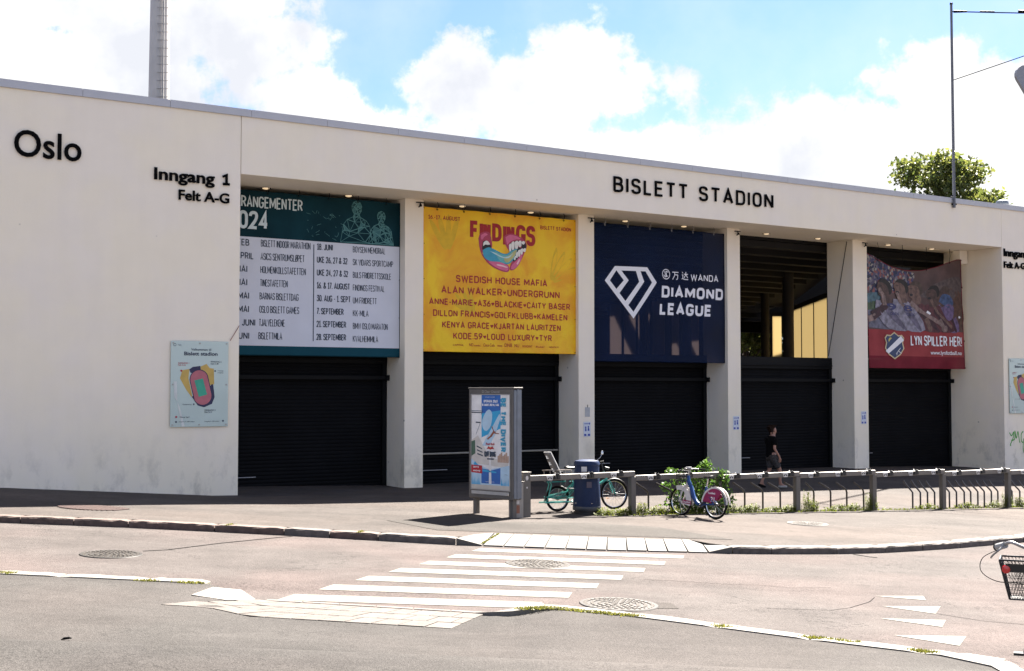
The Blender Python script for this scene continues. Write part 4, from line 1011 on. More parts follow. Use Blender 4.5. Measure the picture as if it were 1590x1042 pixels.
def cell4(i, j):
    v = (j + .5) / nv4; return 0 if v < .11 else (1 if v < .34 else 2)
def sag4(u, v): return (.18 * (1 - v) * (1 - .2 * u) - .02, -(.62 * math.sin(math.pi * min(1, u * 1.05)) ** 1.0 * max(0, v - .45) / .55) * (1 - .25 * u))
C_DIM = mat('printed_brown_haze', (.10, .055, .05), .6, 0, .5, 1.3)
b4, f4 = banner('event_banner', 'slack maroon banner with singing football supporters and club crest', 1.45, *B4, [C_MAR, C_MAR2, C_DIM], cell4, .03, 4, 60, nv4, sag4, 4)
P4 = Print(f4); SS0, SS1, ZZ0, ZZ1 = B4
def q4(u, v): return (SS0 + (SS1 - SS0) * u, ZZ0 + (ZZ1 - ZZ0) * v)
def p4(pts, m, l=2, sub=1): P4.poly([q4(*p) for p in spline(list(pts) + [pts[0]], 3)[:-1]], m, l, sub)
p4([(0, .66), (0, .99), (.3, .99), (.5, .97), (.45, .8), (.3, .72), (.12, .66)], CROWD, 1, 3)
C = lambda n, c: mat('printed_' + n, tuple((v * .75 + sum(c) / 3 * .25) * .52 for v in c), .6, 0, .55, 7)
TURF = C('turf', (.12, .22, .09)); LBL = C('light_blue_board', (.10, .28, .36)); LAN = C('lavender_track', (.25, .24, .36)); SKN = C('tan', (.33, .16, .11)); SKD = C('dark_tan', (.17, .075, .055)); HAIR = C('dark_hair', (.03, .018, .016)); HRB = C('brown_hair', (.16, .09, .06))
SHW = C('white_shirt', (.46, .42, .56)); SHS = C('shirt_fold', (.24, .2, .34)); SHR = C('red_shirt', (.22, .03, .045)); MARN = C('maroon_sleeve', (.10, .02, .04)); BLU = C('blue_flag', (.06, .16, .42)); VIO = C('violet_cloth', (.28, .16, .42)); ORG = C('amber_haze', (.22, .09, .05)); NUM = C('blue_number', (.05, .06, .3)); PAL = C('pale_skin', (.50, .30, .25))
p4([(0, .56), (0, .64), (.16, .68), (.16, .60)], LBL, 2); p4([(0, .50), (0, .565), (.18, .6), (.18, .52)], TURF, 2); p4([(0, .35), (0, .5), (.3, .5), (.3, .345)], LAN, 2)
P4.line(q4(.0, .43), q4(.3, .475), .04, SHW, 3); P4.line(q4(.0, .415), q4(.3, .46), .02, BLU, 3)
p4([(.62, .5), (.7, .72), (.85, .75), (.98, .7), (.99, .36), (.7, .36)], ORG, 2); p4([(.55, .7), (.7, .82), (.97, .84), (.99, .7), (.8, .62)], C('far_stand', (.2, .13, .12)), 2)
def fan(x, hd, lean, shirt, skin, hair, l, number=None, k=1.0):
    """one anonymous supporter : torso, neck, head in profile, ear, mouth, hair, arm"""
    y = hd; bx_ = x + lean
    p4([(x - .085 * k, y - .13 * k), (x + .03 * k, y - .13 * k), (x + .10 * k, y - .18 * k), (bx_ + .13 * k, .345), (bx_ - .09 * k, .345), (x - .09 * k, y - .24 * k)], shirt, l)
    p4([(x + .01, y - .16 * k), (x + .06 * k, y - .2 * k), (bx_ + .09 * k, .35), (bx_ + .05 * k, .35), (x + .02, y - .26 * k)], SHS if shirt is SHW else MARN, l + .5)
    p4([(x - .025 * k, y - .06 * k), (x + .045 * k, y - .05 * k), (x + .055 * k, y - .15 * k), (x - .04 * k, y - .15 * k)], skin, l + 1)
    p4([(x - .06 * k, y + .045 * k), (x - .075 * k, y - .005 * k), (x - .06 * k, y - .03 * k), (x - .06 * k, y - .07 * k), (x - .02 * k, y - .09 * k), (x + .05 * k, y - .05 * k), (x + .06 * k, y + .03 * k), (x, y + .085 * k)], skin, l + 1.5)
    p4([(x - .055 * k, y + .05 * k), (x - .01 * k, y + .10 * k), (x + .06 * k, y + .08 * k), (x + .08 * k, y - .01 * k), (x + .05 * k, y - .05 * k), (x + .04 * k, y + .02 * k), (x + .0, y + .055 * k)], hair, l + 2)
    p4([(x - .055 * k, y - .045 * k), (x - .03 * k, y - .038 * k), (x - .02 * k, y - .055 * k), (x - .045 * k, y - .068 * k)], CBK, l + 2)
    P4.line(q4(x - .05 * k, y + .02 * k), q4(x - .02 * k, y + .022 * k), .02, HAIR, l + 2)
    if number: P4.text(number, *[q4(x - .02 + lean * .4, .5)[0], q4(x + .06 + lean * .5, .5)[0]], q4(0, .52)[1], .28, NUM, l + 3, .03, shear=-.2)
    if number: P4.text('OBOS', *[q4(x - .01 + lean * .5, .5)[0], q4(x + .08 + lean * .5, .5)[0]], q4(0, .465)[1], .12, NUM, l + 3, .02, shear=-.2)
fan(.80, .70, .05, VIO, SKD, HRB, 2, None, .8); fan(.68, .72, .1, SHR, SKD, HAIR, 3, None, .9)
fan(.50, .77, .14, SHR, SKN, HRB, 6, None, 1.05); fan(.35, .78, .10, SHW, SKN, HAIR, 9, '8', 1.05); fan(.17, .73, .12, SHW, SKD, HAIR, 12, '9', 1.0)
p4([(.74, .63), (.78, .70), (.86, .68), (.9, .6), (.84, .56)], BLU, 5); p4([(.76, .56), (.84, .6), (.9, .56), (.88, .46), (.82, .44)], VIO, 5)
# arms, fists and sleeves
def arm(pts, w, m, l):
    P = [Vector(q4(*p)) for p in pts]
    for i in range(len(P) - 1): P4.line(tuple(P[i]), tuple(P[i + 1]), w * (1 - .18 * i), m, l)
    e = P[-1]; P4.ell(e.x, e.y, w * .5, w * .6, m, l + .2, 12)
arm([(.04, .45), (.12, .50), (.17, .56)], .34, MARN, 13.5); arm([(.17, .56), (.16, .66), (.13, .70)], .2, PAL, 14); arm([(-.0, .42), (.06, .44)], .22, PAL, 13)
arm([(.30, .72), (.34, .60), (.43, .53)], .17, PAL, 11.5); arm([(.46, .60), (.56, .52), (.72, .42), (.8, .36)], .20, PAL, 8.5); arm([(.44, .62), (.5, .56)], .3, PAL, 8.6)
arm([(.66, .66), (.72, .52), (.86, .38)], .13, SKN, 5.5); arm([(.60, .45), (.64, .36)], .24, SKN, 7); arm([(.74, .44), (.78, .36)], .22, PAL, 6)
P4.line(q4(.61, .52), q4(.645, .49), .16, M_WHITE, 9.5); P4.ell(*q4(.96, .47), .06, .05, M_WHITE, 4, 10)
P4.build('supporters_picture', b4)
P5 = Print(f4)
def shield(pts, m, l): P5.poly([q4(.155 + x * .2, .075 + y * .24) for x, y in pts], m, l, 0)
shield([(0, .78), (.12, .9), (.3, .88), (.5, 1.0), (.7, .88), (.88, .9), (1, .78), (.93, .6), (1, .4), (.8, .16), (.5, 0), (.2, .16), (0, .4), (.07, .6)], mat('crest_gold', (.60, .48, .28), .5), 12)
shield([(.05, .76), (.14, .85), (.3, .83), (.5, .95), (.7, .83), (.86, .85), (.95, .76), (.88, .6), (.94, .4), (.77, .2), (.5, .05), (.23, .2), (.06, .4), (.12, .6)], mat('crest_navy', (.02, .045, .12), .5), 13)
shield([(.03, .3), (.17, .2), (.97, .7), (.83, .86)], M_WHITE, 14)
(xa, za) = q4(.155 + .2 * .22, .075 + .24 * .33); P5.stext('LYN', xa, xa + .62, za, .17, mat('crest_ink', (.02, .045, .12), .5), 15, .2, rot=33); P5.flush('crest', b4)
P5.ell(*q4(.155 + .2 * .3, .075 + .24 * .68), .11, .11, mat('crest_ball', (.55, .45, .12), .5), 14, 14)
for a, b in (((.55, .18), (.8, .42)), ((.55, .38), (.85, .22)), ((.6, .15), (.7, .45))): P5.line(q4(.155 + a[0] * .2, .075 + a[1] * .24), q4(.155 + b[0] * .2, .075 + b[1] * .24), .02, M_WHITE, 14)
P5.stext('LYN SPILLER HER!', q4(.42, 0)[0], q4(.965, 0)[0], q4(0, .20)[1], .38, M_WHITE, 12, .15); P5.flush('text_line', b4); P5.text('www.lynfotball.no', *[q4(.63, 0)[0], q4(.96, 0)[0]], q4(0, .125)[1], .14, M_WHITE, 12, .015)
P5.build('text_line', b4)['kind'] = 'stuff'

# panels seen through the openings
panels((12.82, 49.7), (13.55, 62.5), 6.6, 4, M_TL)
panels((12.9, 64), (13.45, 64.0), 6.45, 1, M_TL)
panels((4.4, 58.5), (6.9, 57.8), 6.9, 4, M_TL2); panels((7.4, 60), (8.7, 59.6), 6.9, 3, M_TL2)
panels((16.2, 55), (20.5, 56), 7.4, 3, M_TL)

# ================================================================== wall signs
def small(name, label, cat, s, o, z, group=None): 
    e = empty(name, (*W(s, o), z), TH); tag(e, label, cat, group); return e
M_SIGN = mat('mint_sign_glass', (.47, .58, .55), .12, 0, .04, 2, coat=.6)
def map_sign(s, label):
    e = small('map_sign', label, 'sign', s, -.03, 1.92, 'stadium map boards on the entrance walls'); w, h = 1.41, 2.03
    MB().box(0, w, -.018, 0, 0, h).build('panel', M_SIGN, e, bevel=.004)
    P = Print(lambda u, v, l: (u, -.0195 - .0012 * l, v)); K = mat('sign_ink', (.02, .03, .07), .5); KR = mat('sign_red', (.42, .03, .05), .5); TB = mat('map_track', (.45, .13, .16), .5); TG = mat('map_pitch', (.04, .36, .24), .5); TY = mat('map_stand', (.55, .37, .09), .5); TN = mat('map_navy', (.02, .02, .07), .5)
    def q(px, py): return ((px - 155) / 545 * w, h - (py - 112) / 822 * h)
    def T(st, xa, xb, yb, cap, m=K, bold=.01): P.text(st, *[q(xa, 0)[0], q(xb, 0)[0]], q(0, yb)[1], cap, m, 4, bold)
    T('Velkommen til', 342, 532, 203, .055); T('Bislett stadion', 278, 594, 249, .085, K, .025); T('INNGANG 1', 222, 325, 331, .035, KR); T('Felt A-G', 222, 292, 350, .035, KR)
    T('INNGANG 2', 530, 632, 315, .035); T('Felt H-M', 530, 602, 335, .035); T('Trenings-', 595, 655, 400, .026, K, .0); T('inngang', 595, 650, 418, .026, K, 0); T('INNGANG 3', 475, 578, 782, .035); T('Felt N-V', 475, 548, 801, .035)
    T('Varelevering', 265, 350, 724, .028, K, 0); T('Du er her!', 245, 332, 847, .038); T('Inngang 3, 200 meter', 235, 382, 888, .026, K, 0); T('Inngang 2, 250 meter', 475, 618, 888, .026, K, 0); T('Oslo', 218, 250, 157, .03, K, 0)
    def pp(pts, m, l): P.poly([q(*p) for p in pts], m, l)
    pp([(262, 392), (328, 380), (320, 470), (358, 640), (350, 648), (300, 580), (240, 470)], TY, 1); pp([(435, 355), (490, 330), (520, 370), (560, 375), (565, 525), (525, 535), (490, 430), (435, 390)], TY, 1)
    pp([(325, 385), (360, 360), (432, 350), (435, 395), (340, 420)], TN, 1); pp([(540, 525), (555, 525), (570, 650), (545, 715), (470, 748), (410, 730), (352, 645), (365, 640), (530, 540)], TN, 1)
    def stad(gx, gy, m, l):
        c = q(438, 558); pts = []
        for k in range(28):
            t = 2 * math.pi * k / 28; x = gx * math.cos(t); y = gx * math.sin(t) + (gy if math.sin(t) > 0 else -gy); a = R(13); pts.append((c[0] + x * math.cos(a) - y * math.sin(a), c[1] + x * math.sin(a) + y * math.cos(a)))
        P.poly(pts, m, l)
    stad(.235, .20, TN, 2); stad(.215, .20, TB, 3); pp([(375, 490), (455, 470), (497, 625), (418, 648)], TG, 4)
    for (px, py, m, r) in ((252, 398, KR, .026), (209, 838, KR, .026), (572, 398, K, .02), (372, 718, K, .02), (208, 885, K, .022), (652, 880, K, .022)): P.ell(*q(px, py), r, r, m, 4, 10)
    P.ell(*q(190, 150), .035, .035, K, 3, 14); P.ell(*q(190, 150), .024, .024, M_SIGN, 4, 14)
    P.poly([q(*p) for p in ((180, 500), (213, 500), (218, 690), (190, 650))], mat('sticker_scrap', (.62, .65, .62), .5), 3); P.poly([q(*p) for p in ((215, 690), (240, 740), (290, 930), (262, 930))], mat('sticker_scrap', (.6, .6, .6), .5), 3)
    P.build('map_and_lettering', e)['kind'] = 'stuff'
    src = None
    for (x, z) in ((.05, .05), (.7, .05), (1.36, .05), (.05, 1.98), (.7, 1.98), (1.36, 1.98), (.05, 1.0), (1.36, 1.0)):
        mb = MB().tube([(0, .03, 0), (0, -.034, 0)], .018, 10)
        if src is None: src = mb.build('bolt', M_STEEL, e, True, loc=(x, 0, z))
        else: inst(src, e, (x, 0, z))
map_sign(-1.71, 'pale mint stadium map board on the left wall below the Inngang 1 lettering')
map_sign(29.79, 'pale mint stadium map board at the right edge above the green graffiti')
def poster(s, z, label, o=1.30):
    e = small('poster', label, 'poster', s, o - .006, z, 'small white notices on the pillar fronts')
    MB().box(-.13, .13, -.003, 0, -.22, .22).build('sheet', mat('poster_paper', (.62, .66, .74), .6), e)
    P = Print(lambda u, v, l: (u, -.0045 - .0008 * l, v)); K = mat('poster_blue', (.03, .06, .35), .6)
    P.ell(-.05, .05, .025, .035, K); P.ell(.05, .07, .025, .03, K); P.poly([(-.08, -.06), (-.02, -.06), (-.03, .02), (-.07, .02)], K); P.poly([(.02, -.05), (.09, -.05), (.07, .04), (.03, .04)], K)
    P.line((-.1, .16), (.06, .16), .02, K); P.poly([(-.11, -.2), (-.03, -.2), (-.03, -.14), (-.11, -.14)], K); P.poly([(.03, -.2), (.11, -.2), (.11, -.14), (.03, -.14)], K); P.poly([(.07, .14), (.11, .14), (.11, .19), (.07, .19)], K)
    P.build('print', e)
poster(11.42, 1.62, 'white and blue notice on the second pillar, below a small grey plate'); poster(17.43, 1.72, 'white and blue notice on the third pillar, left of the walking man'); poster(23.46, 1.82, 'white and blue notice on the fourth pillar, right of the walking man')
e = small('sign_plate', 'small grey metal plate above the notice on the second pillar', 'sign', 11.44, 1.296, 2.15)
MB().box(-.09, .09, -.004, 0, -.16, .12).build('plate', mat('plate_grey', (.42, .43, .44), .5), e); MB().tube([(0, -.01, .12), (0, -.01, .2)], .008, 5).build('hanger', M_BLK, e)

# ================================================================== advertising panel
def ad_panel():
    x0, y0 = -.93, 27.72; e = empty('advertising_panel', (x0, y0, pave_z(x0, y0)), -R(42)); tag(e, 'free-standing grey advertising panel with a blue diving competition poster', 'advertising panel')
    # local x along the face to the right, -y toward the street
    w, h, zb = 1.28, 2.32, .34; dp = .27
    MB().box(0, w, 0, dp, zb, zb + h).build('case', M_GREY, e, bevel=.02)
    MB().box(w - .0, w + .02, .02, dp - .02, zb + .03, zb + h - .03).box(w + .002, w + .03, .10, .16, zb + .02, zb + h - .01).build('side_trim', mat('blue_grey_metal', (.16, .18, .22), .35, .6), e, bevel=.004)
    MB().box(-.01, w + .035, -.01, dp + .01, zb + h, zb + h + .03).build('cap', M_GREY, e, bevel=.01)
    for x in (.10, w - .12): MB().box(x - .045, x + .045, .08, .2, -.05, zb).build('leg', M_GREY, e, bevel=.01)
    fr = MB(); a, b, c, d = .09, w - .09, zb + .20, zb + h - .13
    for q in ((a - .02, b + .02, c - .02, c), (a - .02, b + .02, d, d + .02), (a - .02, a, c, d), (b, b + .02, c, d)): fr.box(q[0], q[1], -.014, -.001, q[2], q[3])
    fr.build('window_frame', M_STEEL, e)
    P = Print(lambda u, v, l: (u, -.003 - .0012 * l, v)); w2, h2 = b - a, d - c
    def q(px, py): return (a + (px - 74) / 266 * w2, d - (py - 102) / 700 * h2)
    def pp(pts, m, l=1, sm=False):
        if sm: pts = spline(list(pts) + [pts[0]], 3)[:-1]
        P.poly([q(*p) for p in pts], m, l)
    wht = mat('poster_white', (.74, .72, .70), .4); blu = mat('poster_deep_blue', (.02, .12, .40), .35); cy = mat('poster_cyan', (.03, .33, .58), .35); lb = mat('poster_light_blue', (.42, .58, .70), .35); tl = mat('poster_lettering_blue', (.04, .30, .46), .35); dk = mat('poster_dark', (.03, .05, .08), .35); rd = mat('poster_red', (.42, .015, .03), .35); br = mat('poster_tan', (.45, .30, .22), .35); sk = mat('poster_diver', (.28, .09, .05), .35)
    pp([(74, 102), (340, 102), (340, 802), (74, 802)], wht, 0)
    pp([(145, 102), (278, 102), (278, 480), (145, 480)], cy, 1); pp([(145, 102), (278, 102), (278, 215), (145, 240)], blu, 2)
    pp([(74, 770), (340, 770), (340, 802), (74, 802)], mat('poster_footer', (.50, .46, .40), .4), 5)
    pp([(178, 225), (200, 210), (220, 245), (210, 330), (180, 370), (155, 350), (150, 290)], lb, 3, True); pp([(150, 480), (190, 400), (270, 240), (282, 260), (240, 400), (200, 480)], lb, 3); pp([(145, 420), (278, 350), (278, 480), (145, 480)], wht, 2)
    # cliff-side building and town, sea
    pp([(74, 440), (120, 405), (200, 560), (330, 600), (330, 640), (74, 610)], mat('poster_building', (.58, .54, .49), .4), 3); pp([(74, 450), (100, 440), (102, 540), (74, 560)], mat('poster_green', (.06, .12, .08), .4), 4)
    for k in range(3): pp([(112 + k * 2, 480 + k * 28), (150 + k * 3, 500 + k * 26), (150 + k * 3, 508 + k * 26), (112 + k * 2, 490 + k * 28)], dk, 5)
    for k in range(7): pp([(258 + k * 11, 600), (268 + k * 11, 600), (268 + k * 11, 548 - (k % 3) * 12), (258 + k * 11, 552 - (k % 3) * 12)], br, 4)
    pp([(74, 580), (120, 620), (200, 655), (340, 620), (340, 770), (74, 770)], lb, 4); pp([(145, 650), (220, 660), (278, 640), (278, 760), (145, 760)], blu, 5); pp([(100, 600), (150, 655), (250, 670), (250, 680), (150, 672), (90, 620)], cy, 6); pp([(200, 560), (212, 560), (216, 760), (198, 760)], wht, 6)
    for k in range(9): pp([(76 + k * 7, 770), (80 + k * 7, 690 + (k * 37) % 50), (82 + k * 7, 770)], cy, 5)
    for k in range(6): pp([(280 + k * 10, 768), (286 + k * 9, 712 + (k * 29) % 36), (290 + k * 9, 768)], cy, 5)
    pp([(74, 218), (155, 220), (155, 224), (74, 222)], dk, 4); pp([(74, 228), (150, 232), (150, 238), (74, 236)], dk, 4); P.line(q(152, 225), q(142, 250), .008, dk, 4); pp([(105, 302), (138, 304), (138, 312), (105, 312)], dk, 4); P.line(q(138, 310), q(105, 400), .008, dk, 4); pp([(85, 400), (118, 390), (118, 402), (74, 415)], wht, 4)
    # diver
    P.line(q(218, 335), q(235, 380), .022, sk, 6); P.line(q(232, 375), q(212, 408), .05, sk, 6); P.line(q(214, 405), q(188, 430), .035, sk, 6); P.line(q(236, 385), q(268, 388), .018, sk, 6); P.ell(*q(240, 378), .022, .022, sk, 7, 10)
    def T(st, xa, xb, yb, cap, m, bold=.02, rot=0, l=8):
        if st.upper() == st: P.stext(st, q(xa, 0)[0], q(xb, 0)[0], q(0, yb)[1], cap, m, l, .19)
        else: P.text(st, *[q(xa, 0)[0], q(xb, 0)[0]], q(0, yb)[1], cap, m, l, bold, rot=rot)
    T('CLIFF DIVING WORLD SERIES', 173, 240, 120, .012, M_WHITE, 0); T('OPERAEN, OSLO', 162, 258, 158, .055, M_WHITE, .04); T('10. AUGUST 2024 KL. 14.00', 150, 267, 184, .048, M_WHITE, .04)
    T('Red Bull', 178, 236, 473, .045, rd, .03); pp([(182, 505), (195, 482), (208, 495), (222, 482), (236, 505), (222, 500), (208, 508), (195, 500)], rd, 7); P.ell(*q(208, 497), .03, .03, mat('poster_sun', (.8, .45, .03), .4), 6, 12)
    T('CLIFF DIVING', 166, 246, 562, .12, dk, .02); pp([(186, 572), (232, 572), (232, 582), (186, 582)], dk, 7)
    # vertical slogan reading downward
    x, y = q(280, 124); Lg = q(0, 124)[1] - q(0, 522)[1]; cp = q(315, 0)[0] - q(280, 0)[0]; P.use(tl); k = 0
    for gl in stroke_layout('BE THE DIVER', 0, Lg, 0, cp, cp * .27):
        for rb in gl:
            k += 1
            for q_ in rb: P.mb.poly([(x + p.y, -.003 - .0012 * (8 + .12 * (k % 4)), y - p.x) for p in q_])
    pp([(74, 625), (150, 628), (152, 688), (74, 682)], rd, 7); T('GRATIS', 88, 128, 647, .035, M_WHITE, .03, l=9); T('INNGANG', 88, 138, 674, .035, M_WHITE, .03, l=9)
    T('redbull.com/cliffdiving', 172, 235, 748, .014, M_WHITE, 0); T('FOR EN BEDRE OSLO', 308, 326, 690, .01, dk, 0)
    P.build('poster', e)
    P = Print(lambda u, v, l: (u, -.003 - .001 * l, v)); P.text('Clear Channel', .47, .90, zb + h - .085, .05, M_STEEL, 1, .01); P.ell(.42, zb + h - .06, .028, .03, M_STEEL, 1, 12); P.ell(.42, zb + h - .06, .016, .018, M_GREY, 2, 10); P.poly([(.32, zb + .09), (.47, zb + .09), (.47, zb + .12), (.32, zb + .12)], mat('yellow_tag', (.5, .38, .05), .5), 1); P.build('maker_lettering', e)['kind'] = 'stuff'
    MB().box(.10, w - .10, -.016, -.010, zb + .09, zb + .16).build('lower_strip', mat('pale_strip', (.4, .38, .35), .5), e)
    MB().lathe([(.0, 0), (.018, .0), (.018, .02), (0, .02)], n=10).build('lock', M_CHROME, e, loc=(w - .12, -.02, zb + .1))
ad_panel()

# ================================================================== bike dock rail
RK = [(.27, 27.34), (2.70, 28.87), (4.86, 30.18), (6.92, 31.35), (9.12, 32.60), (11.29, 33.86), (13.54, 35.27), (15.8, 36.7)]
RZ = [.98, .885, .815, .775, .715, .655, .60]
def station_post():
    e = empty('docking_terminal', (RK[0][0] - .08, RK[0][1], pave_z(*RK[0])), R(31)); tag(e, 'grey steel docking terminal with stickers at the left end of the bike rail', 'bike terminal')
    MB().box(-.30, -.03, -.16, .02, -.03, .74).build('cabinet', mat('terminal_grey', (.27, .255, .24), .4, .3), e, bevel=.02)
    MB().box(.0, .20, -.08, .12, -.03, .93).build('post', M_GREY, e, bevel=.015)
    MB().box(-.32, -.02, -.18, .03, .74, .765).box(-.01, .21, -.09, .13, .93, .95).build('cap', M_RAIL, e, bevel=.006)
    P = Print(lambda u, v, l: (u, -.162 - .001 * l, v)); K = mat('sticker_dark', (.06, .05, .05), .6); wv = mat('sticker_pale', (.55, .52, .5), .6); rs = mat('sticker_rust', (.25, .1, .06), .6)
    P.poly([(-.26, .3), (-.14, .3), (-.14, .70), (-.26, .70)], wv, 1)
    rr = random.Random(2)
    for k in range(12): x, z = rr.uniform(-.25, -.17), rr.uniform(.32, .68); P.line((x, z), (x + rr.uniform(-.03, .05), z + rr.uniform(-.04, .04)), .014, K if k % 3 else rs, 2)
    P.poly([(-.25, .1), (-.13, .1), (-.13, .27), (-.25, .27)], rs, 1)
    P.build('sticker', e)
    P = Print(lambda u, v, l: (u, -.082 - .001 * l, v)); P.ell(.1, .82, .035, .05, wv, 1, 14); P.ell(.1, .62, .02, .02, wv, 1, 12); P.build('badge', e)
station_post()
def rack():
    tags = {0: (.21, .52, .80), 1: (.18, .55), 2: (.12, .48, .82), 3: (.15, .50, .84), 4: (.14, .50, .83), 5: (.14, .50, .83), 6: (.2, .55, .86)}
    tubes = {1: [(1010, 20), (1046, 26)], 2: [(1159, 19), (1187, 20), (1214, 21), (1239, 20)], 3: [(1266, 13), (1292, 20), (1317, 18), (1343, 16)],
             4: [(1419, 3), (1431, 3), (1442, 3), (1453, 1)], 5: [(1476, 3), (1487, 4), (1499, 4), (1509, 3), (1520, 4), (1530, 4), (1541, 5), (1551, 5)], 6: [(1573, 4), (1585, 5), (1596, 4), (1608, 4)]}
    lbl = ['first bike dock rail, running in front of the blue litter bin', 'second bike dock rail, behind the parked blue city bike', 'third bike dock rail, in front of the walking man', 'fourth bike dock rail, below the fourth pillar', 'fifth bike dock rail, empty at its left half', 'sixth bike dock rail with closely spaced bent tubes', 'last bike dock rail, cut by the right edge']
    white = mat('dock_tag', (.62, .60, .57), .5); tube_m = mat('dark_tube', (.06, .055, .055), .3, .7)
    for i in range(7):
        a, b = Vector(RK[i]), Vector(RK[i + 1]); d = b - a; L_ = d.length; rz = math.atan2(d.y, d.x); z0 = 0
        e = empty('bike_dock_rail', (a.x, a.y, pave_z(a.x, a.y)), rz); tag(e, lbl[i], 'bike rack', 'bike dock rails in front of the stadium'); z0 = pave_z(a.x, a.y)
        top = RZ[i] - z0; x0_ = .10 if i == 0 else .05
        MB().box(x0_, L_ + .02, -.055, .055, top - .12, top).build('rail', M_RAIL, e, bevel=.012)
        zg = pave_z(b.x, b.y) - z0
        MB().box(L_ - .09, L_ + .04, -.065, .065, zg - .05, top - .121).build('post', M_GREY, e, bevel=.01)
        for t in tags[i]:
            x = t * L_; mb = MB(); mb.prism([(x - .10, top - .015), (x - .06, top - .115), (x + .05, top - .115), (x + .075, top - .015)], 'y', -.075, -.057)
            tg = mb.build('dock_tag', white, e)
            P = Print(lambda u, v, l: (u, -.0765, v)); P.ell(x - .045, top - .075, .02, .02, M_PLAS, 1, 10); P.ell(x + .02, top - .075, .02, .02, M_PLAS, 1, 10); P.line((x - .045, top - .07), (x - .01, top - .045), .012, M_PLAS); P.line((x - .01, top - .045), (x + .02, top - .07), .012, M_PLAS); P.build('bike_symbol', tg)
            mb = MB(); mb.box(x + .085, x + .15, -.12, -.056, top - .10, top - .01); mb.box(x + .165, x + .24, -.11, -.056, top - .10, top + .005); mb.tube([(x + .12, -.09, top + .0), (x + .17, -.12, top + .02), (x + .22, -.09, top - .01)], .02, 6); mb.build('dock_lock', M_PLAS, e, bevel=.008)
            MB().lathe([(.0, 0), (.022, 0), (.016, .03), (0, .035)], (x + .17, 0, top), 8).build('bolt_head', M_STEEL, e)
        for (px, dx) in tubes.get(i, []):
            # where the tube meets the ground, just behind the rail line
            t_ = (px - 795) / 2000; u_ = (t_ * a.y - a.x) / (d.x - t_ * d.y) * 1.0; x = u_ * L_ ; g_ = pave_z(*(a + d * u_)) - z0
            y = .10; ln = dx / 2000 * a.y
            if dx > 9: pts = [(x, y, g_ - .05), (x, y, g_ + .44), (x - .02, y, g_ + .50), (x - .06, y, g_ + .54), (x - ln * 1.1, y + .05, g_ + .70)]
            else: pts = [(x, y, g_ - .05), (x, y, g_ + .42), (x - .015, y + .03, g_ + .47), (x - .06, y + .15, g_ + .60), (x - .09, y + .22, g_ + .72)]
            MB().tube(pts, .022, 8).build('wheel_guide', tube_m, e, True)
rack()

# ================================================================== litter bin
def litter_bin():
    x, y = 1.655, 28.60; e = empty('litter_bin', (x, y, pave_z(x, y)), R(-5)); tag(e, 'round dark blue litter bin between the first dock rail and the teal bicycle', 'litter bin')
    bl = mat('bin_blue', (.006, .018, .060), .5, .0, .12, 6, spec=.25)
    MB().lathe([(.29, .0), (.30, .01), (.30, .05), (.27, .06), (.27, .09)], n=32).build('base', M_PLAS, e, True)
    MB().lathe([(.31, .09), (.315, .10), (.315, .17), (.31, .18)], n=32).build('skirt', mat('bin_dark_band', (.03, .035, .045), .4), e, True)
    MB().lathe([(.305, .18), (.308, .2), (.29, .55), (.272, .90), (.27, .92)], n=36).build('body', bl, e, True)
    mb = MB(); n = 36
    MB().lathe([(.255, .92), (.255, 1.06)], n=32).build('inner_drum', M_PLAS, e, True)
    # hood with openings : posts between lid and body
    for k in range(4):
        a0 = R(-90 + k * 90 - 18 - 48); mb = MB()
        for j in range(7):
            t = a0 + R(j * 12 - 20); t2 = a0 + R((j + 1) * 12 - 20)
            mb.poly([(.275 * math.cos(t), .275 * math.sin(t), .915), (.275 * math.cos(t2), .275 * math.sin(t2), .915), (.275 * math.cos(t2), .275 * math.sin(t2), 1.08), (.275 * math.cos(t), .275 * math.sin(t), 1.08)])
        mb.build('hood_panel', bl, e, True)
    MB().lathe([(.275, 1.07), (.285, 1.08), (.285, 1.13), (.26, 1.17), (.15, 1.195), (.0, 1.2)], n=36).build('lid', bl, e, True)
    MB().obox((-.05, -.285, 1.0), (.12, .006, .11)).build('notice', mat('bin_notice', (.45, .45, .46), .5), e)
    MB().obox((.06, -.293, .66), (.11, .006, .13), (0, 0, .2)).build('crest_plate', mat('bin_crest', (.07, .06, .09), .5), e)
    for a in (-140, -68): MB().lathe([(0, 0), (.016, 0), (.016, .012), (0, .012)], n=8).build('rivet', M_CHROME, e, loc=(.307 * math.cos(R(a)), .307 * math.sin(R(a)), .25))
litter_bin()

